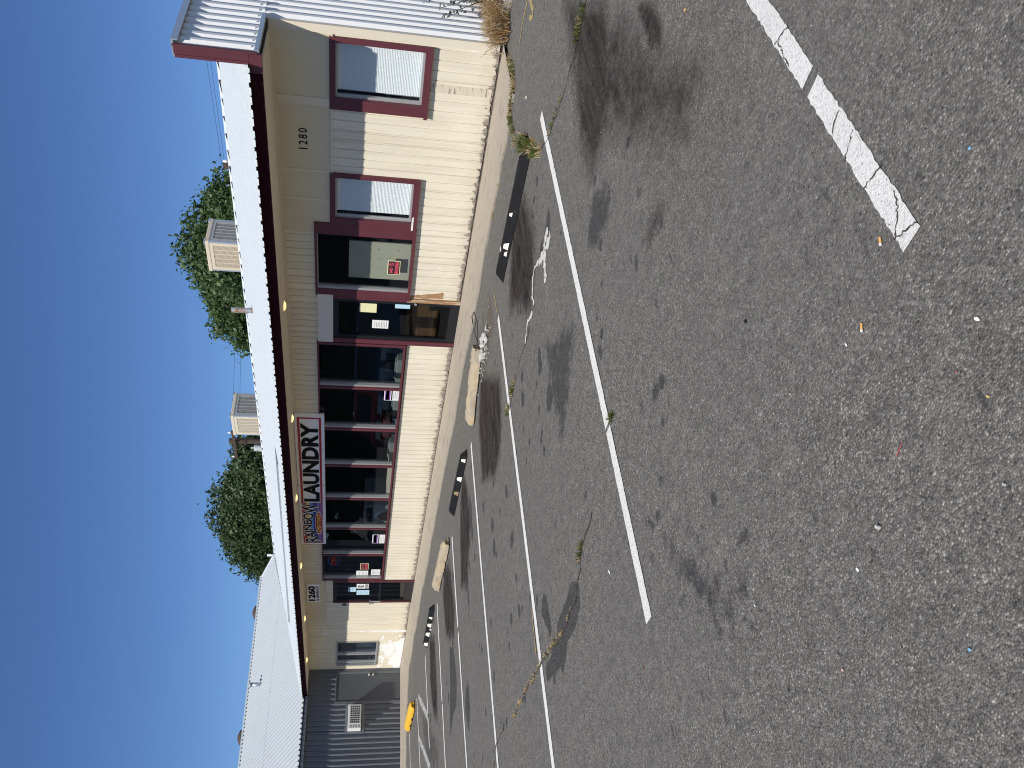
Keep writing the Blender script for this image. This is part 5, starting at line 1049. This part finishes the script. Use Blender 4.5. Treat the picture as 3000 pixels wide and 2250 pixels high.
scrap('red_scrap', -1.52, 1.37, .012, .012, .1, mr, 'tiny red crumb on the nearest asphalt')
scrap('pebble', -2.08, 1.19, .025, .024, .1, M['rubble'], 'round pale pebble on the asphalt', 'pebble', .012)
scrap('pebble', -1.56, 1.02, .013, .016, .1, M['rubble'], 'smaller pale pebble on the nearest asphalt', 'pebble', .006)
scrap('gum_spot', -2.38, 2.38, .03, .04, .1, mk, 'black lump on open asphalt beyond the butts', 'litter', .006)
scrap('paper_scrap', -4.74, 2.36, .025, .06, .4, mw, 'crumpled white scrap in front of the second parking line end')
scrap('paper_scrap', -3.0, 1.34, .012, .022, .5, mw, 'small white fleck in the dark blotchy asphalt')
scrap('pink_scrap', -2.54, .9, .018, .02, .2, pm('pink_scrap', (.62, .38, .32), .8), 'pinkish pebble like scrap near the frame edge')
scrap('dry_leaf', -1.93, 4.28, .025, .05, .4, mo, 'orange leaf on the brown stained asphalt', 'leaf')
scrap('stone', -4.76, 7.99, .06, .13, .7, M['stonekerb'], 'flat grey stone lying near the concrete walk', 'stone', .012)
b = MB()
for k in range(260):
    r_ = random.random()**.6; x = -.9-9*r_*random.random()-1.2*r_; y = random.uniform(.6, 7.4); chunk(b, x, y, .002, random.uniform(.0015, .004))
tag(b.build('pale_grit', pm('grit', (.5, .46, .38), .9, var=.3, scale=40)), 'pale grit scattered over the asphalt', 'grit', kind='stuff')

# ------------------------------------------------------------------ camera, light, sky
f_px, yaw, pitch, roll = 2401.08, math.radians(50.370), math.radians(10.4374), math.radians(-2.2813)
w = Vector((-math.sin(yaw)*math.cos(pitch), math.cos(yaw)*math.cos(pitch), -math.sin(pitch))); r0 = Vector((math.cos(yaw), math.sin(yaw), 0)); d0 = w.cross(r0)
r = r0*math.cos(roll)+d0*math.sin(roll); d = -r0*math.sin(roll)+d0*math.cos(roll)
# the photograph was taken with the camera turned on its side: world up points to the left of the picture
cam = bpy.data.objects.new('camera', bpy.data.cameras.new('camera')); C.objects.link(cam)
mw_ = Matrix((d, r, -w)).transposed().to_4x4(); mw_.translation = Vector((0, 0, 1.65)); cam.matrix_world = mw_
cam.data.sensor_width = 36; cam.data.lens = f_px/3000*36; cam.data.clip_start = .05; cam.data.clip_end = 3000; S.camera = cam
sd = Vector((.37, -1, 1.34)).normalized(); el = math.asin(sd.z); az = math.atan2(sd.x, sd.y)
sun = bpy.data.objects.new('sun', bpy.data.lights.new('sun', 'SUN')); C.objects.link(sun); sun.location = sd*60
sun.rotation_euler = (-sd).to_track_quat('-Z', 'Y').to_euler(); sun.data.energy = 5.0; sun.data.angle = math.radians(.53); sun.data.color = (1, .955, .88)
wd = bpy.data.worlds.new('World'); S.world = wd; wd.use_nodes = True; N, L = wd.node_tree.nodes, wd.node_tree.links
sk = N.new('ShaderNodeTexSky'); sk.sky_type = 'NISHITA'; sk.sun_disc = False; sk.sun_elevation = el; sk.sun_rotation = az; sk.altitude = 500; sk.air_density = .8; sk.dust_density = .4; sk.ozone_density = 4.0
bg = N['Background']; L.new(mix(N, L, 1., sk.outputs[0], (.70, .89, 1.12), 'MULTIPLY'), bg.inputs[0]); bg.inputs[1].default_value = .095
vs_ = S.view_settings; vs_.view_transform = 'Standard'; vs_.look = 'None'; vs_.gamma = 1; vs_.exposure = 0.0
S.cycles.max_bounces = 8; S.cycles.transparent_max_bounces = 16; S.cycles.use_denoising = True; S.cycles.pixel_filter_type = 'BLACKMAN_HARRIS'; S.cycles.filter_width = 1.1
S.render.film_transparent = False
